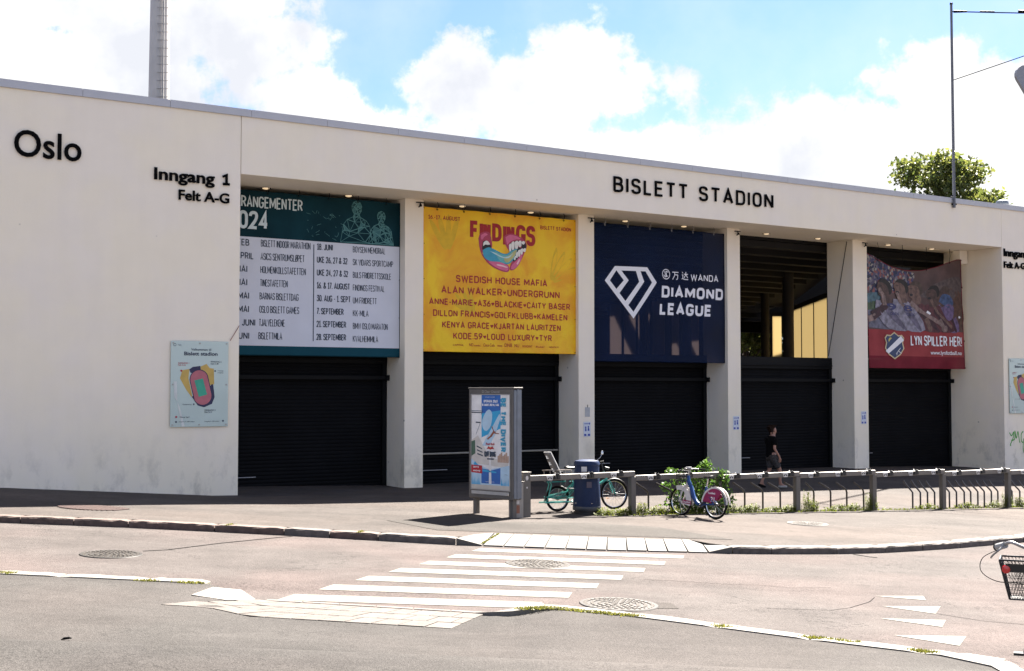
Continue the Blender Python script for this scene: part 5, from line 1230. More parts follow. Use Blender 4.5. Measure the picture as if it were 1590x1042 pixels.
# ================================================================== bicycles
def wheel(parent, x, y, r, tyre=.022, ns=18, rimm=M_CHROME, z=None):
    z = r if z is None else z
    w = MB().torus((0, 0, 0), r - tyre, tyre, 'y', 40, 8).build('wheel', M_RUB, parent, True, loc=(x, y, z))
    MB().torus((0, 0, 0), r - tyre * 2.1, .011, 'y', 40, 6).build('rim', rimm, w, True)
    mb = MB()
    for k in range(ns):
        a = 2 * math.pi * k / ns; sd_ = .03 * (1 if k % 2 else -1); t = a + .25 * (1 if k % 4 < 2 else -1)
        mb.tube([(.03 * math.cos(t), sd_, .03 * math.sin(t)), ((r - tyre * 2) * math.cos(a), 0, (r - tyre * 2) * math.sin(a))], .0022, 4, caps=False)
    mb.build('spokes', M_CHROME, w); MB().tube([(0, -.05, 0), (0, .05, 0)], .028, 10).build('hub', M_PLAS, w, True); return w
def fender(mb, cx, cz, r, a0, a1, w=.055, n=16, th=.004):
    b = len(mb.v)
    for i in range(n + 1):
        a = R(a0 + (a1 - a0) * i / n)
        for (y, rr_) in ((-w / 2, r - .012), (0, r), (w / 2, r - .012)): mb.v.append((cx + rr_ * math.cos(a), y, cz + rr_ * math.sin(a)))
    for i in range(n):
        for k in range(2): q = b + i * 3 + k; mb.face((q, q + 1, q + 4, q + 3))
def saddle(parent, x, z, m=M_PLAS):
    mb = MB(); st = []
    for (dx, w, h) in ((-.13, .075, .03), (-.09, .085, .04), (-.03, .06, .038), (.05, .028, .03), (.13, .02, .022)):
        st.append([(x + dx, w * math.cos(t) , z + h * math.sin(t) + (.012 if dx < -.08 else 0)) for t in [2 * math.pi * k / 10 for k in range(10)]])
    for r_ in st: mb.v += r_
    for i in range(4):
        for k in range(10): l = (k + 1) % 10; mb.face((i * 10 + k, i * 10 + l, (i + 1) * 10 + l, (i + 1) * 10 + k))
    mb.face(range(9, -1, -1)); mb.face(range(40, 50)); return mb.build('saddle', m, parent, True)
def crank(parent, x, z, y=.0, ang=30):
    mb = MB(); mb.lathe([(.09, -.004), (.09, .004)], n=20); mb.v = [(p[0] + x, p[2] - .06, p[1] + z) for p in mb.v]
    c = mb.build('chainring', M_PLAS, parent); a = R(ang); mb = MB()
    for sgn, yy in ((1, -.10), (-1, .10)):
        px, pz = x + sgn * .17 * math.cos(a), z + sgn * .17 * math.sin(a); mb.tube([(x, yy * .6, z), (px, yy, pz)], .011, 6); mb.box(px - .045, px + .045, min(yy, yy + .09 * (-1 if yy < 0 else 1)), max(yy, yy + .09 * (-1 if yy < 0 else 1)), pz - .012, pz + .012)
    mb.tube([(x, -.07, z), (x, .07, z)], .022, 8); mb.build('pedals', M_PLAS, parent)

def teal_bike():
    r, f = Vector((1.02, 28.86)), Vector((2.33, 29.40)); d = f - r; e = empty('cargo_bicycle', (r.x, r.y, pave_z(r.x, r.y) + .0), math.atan2(d.y, d.x)); e.rotation_euler = (R(-3), 0, math.atan2(d.y, d.x))
    tag(e, 'teal longtail bicycle with child seat parked behind the blue bin', 'bicycle'); L_ = d.length
    t = mat('teal_paint', (.03, .26, .22), .35, 0, .1, 8, coat=.3); rr_, fr_ = .285, .345
    wheel(e, 0, 0, rr_, .026); wheel(e, L_, 0, fr_, .024)
    bb = (.52, 0, .30); seatb = (.40, 0, .62); head_t = (L_ - .25, 0, .86); head_b = (L_ - .19, 0, .68)
    mb = MB(); mb.tube([bb, head_b], .03, 10); mb.tube([(.50, 0, .42), (L_ - .23, 0, .80)], .026, 10); mb.tube([bb, seatb, (.36, 0, .74)], .02, 8); mb.tube([head_t, head_b], .026, 10)
    for y in (-.07, .07):
        mb.tube([(0, y, rr_), (bb[0], y * .5, bb[2])], .013, 7); mb.tube([(-.26, y, .33), (.3, y, .46), (seatb[0], y * .4, seatb[2])], .014, 7); mb.tube([(-.26, y, .33), (0, y, rr_)], .012, 6)
        mb.tube([(-.30, y, .22), (-.25, y, .34), (-.17, y, .60), (-.20, y, .66)], .013, 6); mb.tube([(-.3, y, .33), (.25, y, .33), (.45, y * .6, .52)], .012, 6); mb.tube([(-.02, y, .3), (.12, y, .34), (.35, y * .5, .58)], .012, 6)
        mb.tube([(-.22, y, .66), (.36, y, .66)], .012, 6)
    mb.build('frame', t, e, True)
    for y in (-.15, .15): MB().tube([(-.38, y * 1.1, .21), (.36, y * 1.1, .21)], .018, 6).tube([(.3, y * 1.1, .21), (.3, 0, .32)], .01, 6).build('running_board', t, e, True)
    mb = MB(); mb.tube([head_b, (L_ - .15, 0, .60)], .02, 8)
    for y in (-.055, .055): mb.tube([(L_ - .16, y * .7, .66), (L_ - .10, y, .60), (L_ - .05, y, .48), (L_, y, fr_)], .014, 7)
    mb.build('fork', t, e, True)
    mb = MB(); mb.tube([head_t, (L_ - .30, 0, 1.06)], .016, 8); mb.tube([(L_ - .47, -.30, 1.08), (L_ - .34, -.17, 1.10), (L_ - .29, 0, 1.08), (L_ - .34, .17, 1.10), (L_ - .47, .30, 1.08)], .013, 8); mb.build('handlebar', M_PLAS, e, True)
    for y in (-1, 1): MB().tube([(L_ - .50, y * .32, 1.078), (L_ - .38, y * .22, 1.095)], .02, 8).build('grip', M_RUB, e, True); MB().tube([(L_ - .36, y * .2, 1.09), (L_ - .36, y * .28, 1.03)], .008, 5).build('brake_lever', M_RUB, e, True)
    mb = MB(); mb.tube([(L_ - .36, .16, 1.1), (L_ - .24, .18, 1.18), (L_ - .2, .16, 1.26)], .006, 5); mb.lathe([(0, 0), (.03, .01), (.032, .05), (.02, .09), (0, .1)], (L_ - .2, .16, 1.24), 10); mb.build('mirror', M_CHROME, e, True)
    mb = MB(); mb.tube([(L_ - .22, 0, .95), (L_ - .12, .0, .92)], .03, 10); mb.build('headlight', M_PLAS, e, True)
    mb = MB(); fender(mb, L_, fr_, fr_ + .02, 20, 165); fender(mb, 0, rr_, rr_ + .02, 10, 190); mb.build('mudguard', M_PLAS, e, True)
    MB().tube([(.38, 0, .7), (.35, 0, .93)], .014, 8).build('seat_post', M_CHROME, e, True); saddle(e, .34, .96)
    crank(e, bb[0], bb[2], ang=70)
    # hoop rail round the passenger deck
    mb = MB(); mb.tube([(-.22, -.17, .66), (-.24, -.17, .90), (-.28, -.17, .92), (.25, -.17, .92), (.28, -.17, .90), (.28, -.17, .66)], .012, 6); mb.tube([(-.22, .17, .66), (-.24, .17, .90), (-.28, .17, .92), (.25, .17, .92), (.28, .17, .90), (.28, .17, .66)], .012, 6); mb.tube([(-.28, -.17, .92), (-.28, .17, .92)], .012, 6); mb.build('hoop_rail', mat('taupe_tube', (.22, .19, .17), .4, .4), e, True)
    # child seat : open shell with rim, seat pan and leg guards
    cs = mat('seat_shell_grey', (.10, .10, .105), .4); rim = mat('seat_rim_pale', (.5, .5, .5), .4)
    sh = MB(); nu, nv = 10, 8
    def shell(u, v):
        a = (u - .5) * 2; w = .15 - .03 * abs(v - .5); z = .76 + .56 * v; x = -.02 - .27 * v + .09 * a * a; return (x, a * w, z)
    sh.grid(shell, nu, nv, lambda i, j: 0); keep = [k for k in range(len(sh.f)) if not ((k // nu) in (2, 4, 6) and 2 < (k % nu) < 7)]
    sh.f = [sh.f[k] for k in keep]; sh.mi = [0] * len(sh.f); st = sh.build('child_seat_back', cs, e, True); md = st.modifiers.new('s', 'SOLIDIFY'); md.thickness = .012
    rp = [shell(0, v / 8) for v in range(9)] + [shell(u / 10, 1) for u in range(1, 10)] + [shell(1, 1 - v / 8) for v in range(9)]; MB().tube(rp, .013, 6).build('child_seat_rim', rim, e, True)
    MB().obox((.09, 0, .77), (.26, .26, .05), (0, .1, 0)).obox((.2, -.12, .66), (.08, .04, .24), (0, .35, 0)).obox((.2, .12, .66), (.08, .04, .24), (0, .35, 0)).obox((.29, -.12, .50), (.15, .06, .025), (0, .1, 0)).obox((.29, .12, .50), (.15, .06, .025), (0, .1, 0)).build('child_seat_pan', cs, e, bevel=.01)
    MB().obox((-.03, -.05, .95), (.02, .03, .3), (0, -.45, 0)).obox((-.03, .05, .95), (.02, .03, .3), (0, -.45, 0)).obox((.06, 0, .86), (.12, .14, .06)).build('child_seat_harness', M_PLAS, e, bevel=.006)
    MB().lathe([(0, 0), (.035, 0), (.035, .01), (0, .01)], n=12).build('reflector', mat('amber_reflector', (.8, .28, .02), .3), e, loc=(L_ - .18, -.03, .25))
    e2 = e.children
teal_bike()

def blue_bike():
    r, f = Vector((4.46, 28.42)), Vector((3.80, 29.24)); d = f - r; e = empty('city_bicycle', (r.x, r.y, pave_z(r.x, r.y)), 0); e.rotation_euler = (R(4), 0, math.atan2(d.y, d.x)); L_ = d.length
    tag(e, 'blue step-through hire bicycle with pink rear wheel guard, leaning at the rail', 'bicycle')
    bl = mat('hire_bike_blue', (.008, .045, .17), .4, 0, .08, 6, spec=.35); wh = mat('hire_bike_white', (.62, .58, .56), .4); pk = mat('hire_bike_pink', (.26, .008, .075), .5); rw = .33
    wheel(e, 0, 0, rw, .025); wheel(e, L_, 0, rw, .025)
    mb = MB(); mb.tube([(L_ - .20, 0, .92), (L_ - .21, 0, .80), (L_ - .30, 0, .66), (L_ - .38, 0, .46), (L_ - .50, 0, .32), (.42, 0, .29), (.30, 0, .36)], [.03, .045, .05, .05, .048, .045, .04], 12)
    mb.tube([(.40, 0, .29), (.31, 0, .62), (.29, 0, .70)], .028, 10)
    for y in (-.06, .06): mb.tube([(.40, y * .5, .30), (0, y, rw)], .018, 8); mb.tube([(.31, y * .4, .62), (0, y, rw)], .012, 6)
    mb.build('frame', bl, e, True)
    mb = MB(); mb.tube([(.29, 0, .66), (.26, 0, .88)], .018, 8); mb.build('seat_post', M_CHROME, e, True); saddle(e, .25, .91)
    mb = MB()
    for y in (-.06, .06): mb.tube([(L_ - .17, y * .6, .70), (L_ - .12, y, .66), (L_, y, rw)], .016, 8)
    mb.tube([(L_ - .19, 0, .78), (L_ - .16, 0, .69)], .03, 8); mb.build('fork', wh, e, True)
    # white front skirt and pink rear skirt : thin side panels on both sides
    def arcp(cx, r0, r1, a0, a1, n=10): return [(cx + r1 * math.cos(R(a0 + (a1 - a0) * i / n)), rw + r1 * math.sin(R(a0 + (a1 - a0) * i / n))) for i in range(n + 1)] + [(cx + r0 * math.cos(R(a1 - (a1 - a0) * i / n)), rw + r0 * math.sin(R(a1 - (a1 - a0) * i / n))) for i in range(n + 1)]
    for y in (-.05, .045):
        mb = MB(); mb.prism(arcp(L_, .26, .365, 70, 178), 'y', y, y + .006); mb.prism([(L_ - .36, rw), (L_ - .02, rw + .02), (L_ - .06, rw - .05), (L_ - .33, rw - .08)], 'y', y + .001, y + .005); mb.prism([(L_ - .16, rw + .3), (L_ - .1, rw + .31), (L_ - .22, rw), (L_ - .28, rw)], 'y', y + .001, y + .005); mb.build('front_guard', wh, e)
        mb = MB(); mb.prism(arcp(0, .10, .35, 8, 125), 'y', y, y + .006); mb.build('rear_guard', pk, e)
        mb = MB(); mb.prism(arcp(0, .345, .385, 0, 178, 16), 'y', y - .002, y + .009); mb.build('rear_mudguard', wh, e)
    # the side that faces the street is local +y (bike points away to the left)
    P = Print(lambda u, v, l: (u, .0525 + .001 * l, v))
    def tx(st, xa, xb, z, cap, m):   # mirrored so that it reads from the +y side
        v, f_ = text_geo(st, .02); a = min(p[0] for p in v); b = max(p[0] for p in v); P.use(m); q = len(P.mb.v)
        for p in v: P.mb.v.append((xa - (p[0] - a) / (b - a) * (xa - xb), .0535, z + p[1] / cap_h(.02) * cap))
        for t_ in f_: P.mb.face([q + i for i in t_])
    tx('Trumfnett', .20, -.02, rw + .22, .045, M_WHITE); tx('21', .11, .0, rw + .06, .10, M_WHITE); P.poly([(L_ - .10, rw - .03), (L_ - .36, rw - .05), (L_ - .36, rw + .03), (L_ - .10, rw + .05)], pk, -.5); tx('Trumfnett', L_ - .12, L_ - .34, rw - .02, .04, M_WHITE)
    P.build('guard_lettering', e)['kind'] = 'stuff'
    mb = MB(); mb.tube([(L_ - .20, 0, .92), (L_ - .24, 0, 1.05)], .02, 8); mb.tube([(L_ - .36, -.31, 1.07), (L_ - .24, -.18, 1.08), (L_ - .2, 0, 1.06), (L_ - .24, .18, 1.08), (L_ - .36, .31, 1.07)], .013, 8); mb.build('handlebar', M_STEEL, e, True)
    for y in (-1, 1): MB().tube([(L_ - .40, y * .33, 1.068), (L_ - .29, y * .23, 1.076)], .019, 8).build('grip', M_RUB, e, True); MB().tube([(L_ - .22, y * .2, 1.07), (L_ - .24, y * .3, 1.03)], .008, 5).build('brake_lever', M_RUB, e, True)
    MB().obox((L_ - .2, 0, 1.09), (.09, .12, .05)).build('display', mat('display_grey', (.3, .3, .32), .3), e, bevel=.01)
    # front carrier : black slatted basket
    mb = MB()
    for k in range(7):
        y = -.13 + k * .26 / 6; mb.obox((L_ + .04, y, .90), (.012, .018, .26)); mb.obox((L_ - .13, y, .90), (.012, .018, .26)); mb.obox((L_ - .045, y, .785), (.17, .014, .012))
    for z in (.79, .90, 1.02):
        for x in (L_ + .04, L_ - .13): mb.obox((x, 0, z), (.018, .28, .03))
        for y in (-.135, .135): mb.obox((L_ - .045, y, z), (.18, .014, .03))
    mb.build('carrier', M_PLAS, e, bevel=.003); crank(e, .42, .29, ang=-20)
    MB().tube([(.35, -.06, .28), (.28, -.12, .02)], .01, 6).build('kick_stand', M_STEEL, e, True)
blue_bike()

def near_bike():
    x, y = 4.62, 11.5; e = empty('bicycle', (x, y, near_z(x, y)), 0); e.rotation_euler = (0, 0, R(-113)); tag(e, 'bicycle with grey handlebar and black mesh basket, cut by the right edge', 'bicycle')
    # rear wheel at local x=0 farther away, front wheel toward the camera
    L_ = 1.08; rw = .345; fm = mat('light_blue_paint', (.06, .30, .45), .35, coat=.3)
    wheel(e, -L_ + .0, 0, rw, .022); wheel(e, 0, 0, rw, .026)
    mb = MB(); mb.tube([(-.16, 0, .92), (-.12, 0, .72)], .024, 10); mb.tube([(-.13, 0, .76), (-.62, 0, .29)], .028, 10); mb.tube([(-.15, 0, .86), (-.66, 0, .55)], .02, 8); mb.tube([(-.62, 0, .29), (-.70, 0, .75)], .018, 8)
    for s_ in (-.05, .05): mb.tube([(-.62, s_, .29), (-L_, s_, rw)], .011, 6); mb.tube([(-.69, s_ * .5, .66), (-L_, s_, rw)], .009, 6)
    mb.build('frame', fm, e, True)
    mb = MB()
    for s_ in (-.055, .055): mb.tube([(-.11, s_ * .5, .70), (-.08, s_, .66), (0, s_, rw)], .014, 8)
    mb.build('fork', M_STEEL, e, True)
    # swept bars : grips point back, away from the camera side
    mb = MB(); mb.tube([(-.16, 0, .92), (-.20, 0, 1.13)], .016, 8)
    mb.tube(spline([(-.28, -.28, 1.14), (-.20, -.24, 1.17), (-.14, -.18, 1.20), (-.15, -.08, 1.16), (-.17, 0, 1.14), (-.15, .08, 1.16), (-.14, .18, 1.20), (-.20, .24, 1.17), (-.28, .28, 1.14)], 4), .015, 10); mb.build('handlebar', M_STEEL, e, True)
    for s_ in (-1, 1):
        g = MB().tube([(-.33, s_ * .305, 1.13), (-.19, s_ * .235, 1.168)], [.034, .031], 12).build('grip', mat('grey_grip', (.28, .28, .28), .6), e, True)
        MB().tube([(-.345, s_ * .312, 1.125), (-.325, s_ * .302, 1.132)], .037, 12).build('end_cap', M_RUB, g, True)
        MB().tube(spline([(-.19, s_ * .25, 1.16), (-.15, s_ * .29, 1.12), (-.2, s_ * .34, 1.07), (-.25, s_ * .36, 1.04)], 4), .009, 6).build('brake_lever', M_STEEL, e, True)
    mb = MB(); mb.tube(spline([(-.17, -.28, 1.13), (-.06, -.42, 1.06), (.04, -.43, .95), (.05, -.30, .87), (.04, -.1, .86), (-.05, 0, .8)], 6), .004, 5); mb.tube(spline([(-.17, .28, 1.13), (-.06, .40, 1.06), (.04, .3, .95), (-.08, 0, .85)], 6), .004, 5); mb.build('brake_cable', M_RUB, e, True)
    # wire basket, tapered, built wire by wire as one part with a solid rim
    def bp(u, v):   # u round the perimeter 0..1, v height 0..1
        w0, w1, d0, d1 = .19, .268, .10, .155; w = w0 + (w1 - w0) * v; d_ = d0 + (d1 - d0) * v; z = .735 + .345 * v; c = .06
        per = [(-d_, -w), (d_, -w), (d_, w), (-d_, w)]; k = int(u * 4) % 4; t = u * 4 - int(u * 4); a, b = per[k], per[(k + 1) % 4]; return (c + a[0] + (b[0] - a[0]) * t, a[1] + (b[1] - a[1]) * t, z)
    mb = MB(); nu = 72
    for k in range(nu): mb.tube([bp(k / nu, 0), bp(((k + 3) % nu) / nu, .5), bp(((k + 6) % nu) / nu, 1)] if k % 18 < 12 else [bp(k / nu, 0), bp(k / nu, 1)], .0022, 3, caps=False); mb.tube([bp(k / nu, 0), bp((k / nu - 6 / nu) % 1, 1)] if k % 18 > 5 else [bp(k / nu, 0), bp(k / nu, 1)], .0022, 3, caps=False)
    for v in (.15, .3, .45, .6, .75, .88): mb.tube([bp(k / 24, v) for k in range(24)], .0025, 4, closed=True)
    for k in range(12): x_ = -.03 + .18 * k / 11; mb.tube([(x_, -.18, .735), (x_, .18, .735)], .0025, 3)
    bk = mb.build('basket', M_PLAS, e)
    mb = MB(); mb.tube([bp(k / 24, 1) for k in range(24)], .009, 6, closed=True); mb.tube([bp(k / 24, 0) for k in range(24)], .008, 6, closed=True)
    for u in (0, .25, .5, .75): mb.tube([bp(u, 0), bp(u, 1)], .010, 6)
    mb.build('rim', M_PLAS, bk, True)
    a = bp(.3, .82); b = bp(.45, .82); mb = MB(); mb.poly([(p[0] + .012, p[1], p[2]) for p in (bp(.27, .7), bp(.48, .7), bp(.48, .92), bp(.27, .92))]); mb.build('band', M_PLAS, bk)
    mb = MB(); mb.poly([(p[0], p[1] - .004, p[2]) for p in (bp(.0, 0), bp(.25, 0), bp(.25, 1), bp(0, 1))]); mb.build('side_sheet', mat('basket_sheet', (.02, .02, .02), .5, transp=.25), bk)
    MB().lathe([(0, .0), (.038, 0), (.034, .018), (0, .022)], n=18).build('reflector', mat('red_reflector', (.55, .01, .01), .2, coat=.8, emit=None), e, True, loc=(.205, -.215, 1.0)).rotation_euler = (0, R(90), 0)
    mb = MB(); fender(mb, 0, rw, rw + .02, 20, 160); mb.build('mudguard', M_PLAS, e, True); saddle(e, -.74, .98); MB().tube([(-.70, 0, .73), (-.73, 0, .95)], .014, 8).build('seat_post', M_CHROME, e); crank(e, -.62, .29, ang=-80)
near_bike()

# ================================================================== person
def skin_mesh(name, verts, edges, m, parent, sub=2, root=0):
    me = bpy.data.meshes.new(name); me.from_pydata([v[0] for v in verts], edges, []); o = bpy.data.objects.new(name, me); COL.objects.link(o)
    md = o.modifiers.new('skin', 'SKIN'); md.use_smooth_shade = True
    for i, v in enumerate(verts):
        r_ = v[1]; me.skin_vertices[0].data[i].radius = (r_, r_) if not isinstance(r_, tuple) else r_
    me.skin_vertices[0].data[root].use_root = True
    s_ = o.modifiers.new('sub', 'SUBSURF'); s_.levels = sub; s_.render_levels = sub
    dg = bpy.context.evaluated_depsgraph_get(); dg.update(); me2 = bpy.data.meshes.new_from_object(o.evaluated_get(dg)); bpy.data.objects.remove(o)
    me2.materials.clear(); me2.materials.append(m); me2.polygons.foreach_set('use_smooth', [True] * len(me2.polygons)); me2.name = name
    ob = bpy.data.objects.new(name, me2); COL.objects.link(ob); ob.parent = parent; return ob
def person():
    x, y = 7.50, 37.3; e = empty('person', (x, y, pave_z(x, y) - .0), R(18)); tag(e, 'person in black t-shirt and dark patterned shorts walking right past the shutters', 'person')
    sk = mat('skin', (.27, .14, .10), .55, 0, .08, 10); V = []; E_ = []
    def add(p, r_, par=None):
        V.append((p, r_)); i = len(V) - 1
        if par is not None: E_.append((par, i))
        return i
    pel = add((0, 0, .96), (.13, .095)); wa = add((0, 0, 1.10), (.125, .09), pel); ch = add((.01, 0, 1.30), (.17, .115), wa); up = add((.01, 0, 1.43), (.11, .075), ch); nk = add((.03, 0, 1.53), .055, up); hb = add((.06, 0, 1.60), (.075, .085), nk); ht = add((.05, 0, 1.70), (.08, .098), hb); tp = add((.045, 0, 1.765), (.055, .06), ht)
    ns = add((.150, 0, 1.645), .014, hb)
    for sd_ in (-1, 1):
        # right leg (-y) is forward in the stride
        if sd_ < 0: kn, an, hl, toe = (.20, -.10, .52), (.22, -.09, .11), (.20, -.09, .05), (.42, -.09, .035)
        else: kn, an, hl, toe = (-.02, .10, .50), (-.30, .09, .15), (-.34, .09, .09), (-.16, .10, .03)
        hp = add((0, sd_ * .095, .90), .095, pel); md = add(((kn[0]) * .5, sd_ * .10, .72), .085, hp); k = add(kn, .058, md); cf = add(((kn[0] + an[0]) / 2 - .02, kn[1], (kn[2] + an[2]) / 2 + .06), .056, k); a = add(an, .036, cf); h_ = add(hl, .036, a); add(toe, .034, a)
        sh = add((.0, sd_ * .185, 1.41), .052, up)
        el = add((-.05 + (.0 if sd_ < 0 else .05), sd_ * .25, 1.14), .042, sh)
        hx = .10 if sd_ < 0 else .16; wr = add((hx, sd_ * .24, .93), .028, el); pm = add((hx + .03, sd_ * .235, .86), (.024, .038), wr)
        for j, (dx, ln) in enumerate(((.035, .075), (.015, .085), (-.007, .08), (-.028, .065))):
            f1_ = add((hx + .03 + dx, sd_ * .232, .82), .0095, pm); f2__ = add((hx + .03 + dx + .008, sd_ * .225, .82 - ln * .5), .0088, f1_); add((hx + .025 + dx, sd_ * .212, .82 - ln), .0075, f2__)
        t1 = add((hx + .065, sd_ * .22, .855), .011, pm); add((hx + .085, sd_ * .215, .82), .009, t1)
    body = skin_mesh('body', V, E_, sk, e, 2)
    # t-shirt
    V2 = []; E2 = []
    def a2(p, r_, par=None):
        V2.append((p, r_)); i = len(V2) - 1
        if par is not None: E2.append((par, i))
        return i
    b_ = a2((0, 0, .80), (.19, .15)); b0 = a2((0, 0, .93), (.185, .148), b_); b1_ = a2((0, 0, 1.10), (.17, .135), b0); b2_ = a2((.005, 0, 1.30), (.195, .145), b1_); b3_ = a2((.005, 0, 1.44), (.15, .11), b2_); a2((.02, 0, 1.495), (.075, .07), b3_)
    for sd_ in (-1, 1): s1_ = a2((0, sd_ * .185, 1.42), .095, b3_); a2((-.03 + (.03 if sd_ > 0 else 0), sd_ * .235, 1.22), .074, s1_)
    skin_mesh('t_shirt', V2, E2, mat('black_cotton', (.004, .004, .0045), .95, spec=.05), e, 2)
    V3 = [((0, 0, 1.02), (.185, .15)), ((0, -.10, .87), .128), ((.10, -.10, .70), .105), ((.18, -.10, .56), .095), ((0, .10, .87), .128), ((-.01, .10, .70), .105), ((-.02, .10, .54), .095)]
    skin_mesh('shorts', V3, [(0, 1), (1, 2), (2, 3), (0, 4), (4, 5), (5, 6)], mat('patterned_shorts', (.035, .035, .04), .9, 0, .9, 26), e, 2)
    skin_mesh('hair', [((.030, 0, 1.71), (.098, .115)), ((.03, 0, 1.80), (.085, .095)), ((-.03, 0, 1.68), (.085, .09)), ((-.03, 0, 1.60), (.06, .05))], [(0, 1), (0, 2), (2, 3)], mat('dark_brown_hair', (.012, .006, .004), .8, spec=.1), e, 2)
    for sd_ in (-1, 1):
        MB().lathe([(0, -.02), (.012, -.015), (.014, .015), (0, .03)], (.055, sd_ * .085, 1.64), 8).build('ear', sk, e, True)
        MB().lathe([(0, -.006), (.008, 0), (0, .006)], (.128, sd_ * .032, 1.67), 6).build('eye', M_PLAS, e, True)
    MB().tube([(.135, -.022, 1.60), (.142, 0, 1.598), (.135, .022, 1.60)], .006, 5).build('mouth', mat('lip', (.25, .08, .07), .5), e, True)
    for (p, q, m_) in (((.19, -.09, .05), (.44, -.09, .035), mat('pale_sneaker', (.28, .27, .25), .7)), ((-.35, .09, .10), (-.15, .10, .03), M_RUB)):
        P_, Q = Vector(p), Vector(q); skin_mesh('shoe', [(P_ + Vector((-.01, 0, .03)), .046), (P_ + Vector((-.01, 0, -.005)), .047), ((P_ + Q) / 2, .048), (Q, (.036, .045))], [(0, 1), (1, 2), (2, 3)], m_, e, 2)
person()

# ================================================================== mast, wires, roof items, road sign
def mast():
    Y = 55.0; X = (242 - 795) / 2000 * Y; e = empty('floodlight_mast', (X, Y, 0), R(0)); tag(e, 'tall pale floodlight mast with climbing rungs behind the left roof', 'mast')
    MB().lathe([(.52, 0), (.455, 14), (.40, 20), (.33, 34)], n=32).build('shaft', mat('mast_concrete', (.50, .475, .45), .7, 0, .1, 2), e, True)
    MB().box(.26, .31, -.47, -.41, 8, 34).build('cable_rail', mat('mast_rail', (.28, .27, .26), .5, .4), e)
    src = None
    for k in range(40):
        z = 13.2 + k * .35; mb = MB().tube([(.03, -.50, 0), (.52, -.42, 0)], .014, 5)
        if src is None: src = mb.build('rung', M_STEEL, e, loc=(0, 0, z))
        else: inst(src, e, (0, 0, z))
mast()
def pole():
    x, y = W(26.75, -.07); e = empty('wire_pole', (x, y, 9.3)); tag(e, 'thin dark steel pole on the roof edge holding overhead wires', 'pole')
    MB().lathe([(.055, 0), (.05, 3.5), (.045, 7.35)], n=12).build('shaft', mat('weathered_steel', (.14, .14, .15), .5, .5), e, True)
    MB().box(-.09, .09, -.03, .12, .1, .14).box(-.09, .09, -.03, .12, .4, .44).build('bracket', M_BLK, e); MB().lathe([(0, 0), (.06, 0), (.05, .06), (0, .08)], n=10).build('cap', M_BLK, e, loc=(0, 0, 7.35))
    far = (22.4, 40.0); top = 9.3 + 7.15
    def wire(z0, P1_, r_, lab, hard):
        w = empty('overhead_wire', (x, y, z0)); tag(w, lab, 'wire'); q = Vector(P1_) - Vector((x, y, z0)); MB().tube([q * (i / 12) + Vector((0, 0, -.25 * math.sin(math.pi * i / 12) * (1 if hard else .5))) * .3 for i in range(13)], r_, 5).build('cable', M_BLK, w)
        if hard:
            d = q.normalized(); mb = MB()
            for (a, b, rr_) in ((.08, .55, .05), (1.0, 1.5, .03), (2.3, 2.6, .06)): mb.tube([d * a, d * (a + b) / 2 if 0 else d * b], [rr_, rr_ * .7], 8)
            mb.build('turnbuckle', M_BLK, w, True)
    def proj(px, py, Yw): X = (px - 795) / 2000 * Yw; d_ = ray(px, py); return (X * 1.0, Yw, 2.8 + Yw * d_[2] / d_[1])
    wire(2.8 + y * ray(1474, 18)[2] / ray(1474, 18)[1], proj(1950, 18, 41), .022, 'upper overhead wire with turnbuckle running right from the pole', True)
    wire(2.8 + y * ray(1479, 125)[2] / ray(1479, 125)[1], proj(1950, -36, 41), .016, 'lower overhead wire rising to the right from the pole', False)
pole()
s_, z_ = 30.85, 9.72
e = empty('roof_vent', (*W(s_, .9), 9.6)); tag(e, 'round grey vent on the right end of the roof', 'vent'); MB().lathe([(.12, 0), (.12, .1), (.22, .14), (.27, .26), (.22, .38), (.1, .44), (0, .45)], n=20).build('cowl', mat('vent_grey', (.16, .18, .2), .4, .3), e, True)
def road_sign():
    e = empty('road_sign', (2.87, 6.0, road_z(2.8) + .1), R(4)); tag(e, 'grey back of a triangular road sign at the upper right edge', 'road sign')
    zc_ = 3.86; pts = []; r_ = .045; S = .47
    for (cx, cz, a0) in ((-S, .37, 90), (0, -.42, 210), (S, .37, 330)):
        for k in range(7): a = R(a0 + 120 * k / 6); pts.append((cx + r_ * math.cos(a), zc_ + .05 + cz + r_ * math.sin(a)))
    MB().prism(pts, 'y', 0, .02).build('plate', mat('sign_back_grey', (.30, .30, .31), .5, .5), e); MB().lathe([(.035, 0), (.035, 4.3)], (0, -.04, 0), 14).build('post', M_STEEL, e, True)
    for z in (3.7, 4.15): MB().box(-.28, .28, -.012, -.001, z - .02, z + .02).build('clamp', M_STEEL, e)
road_sign()

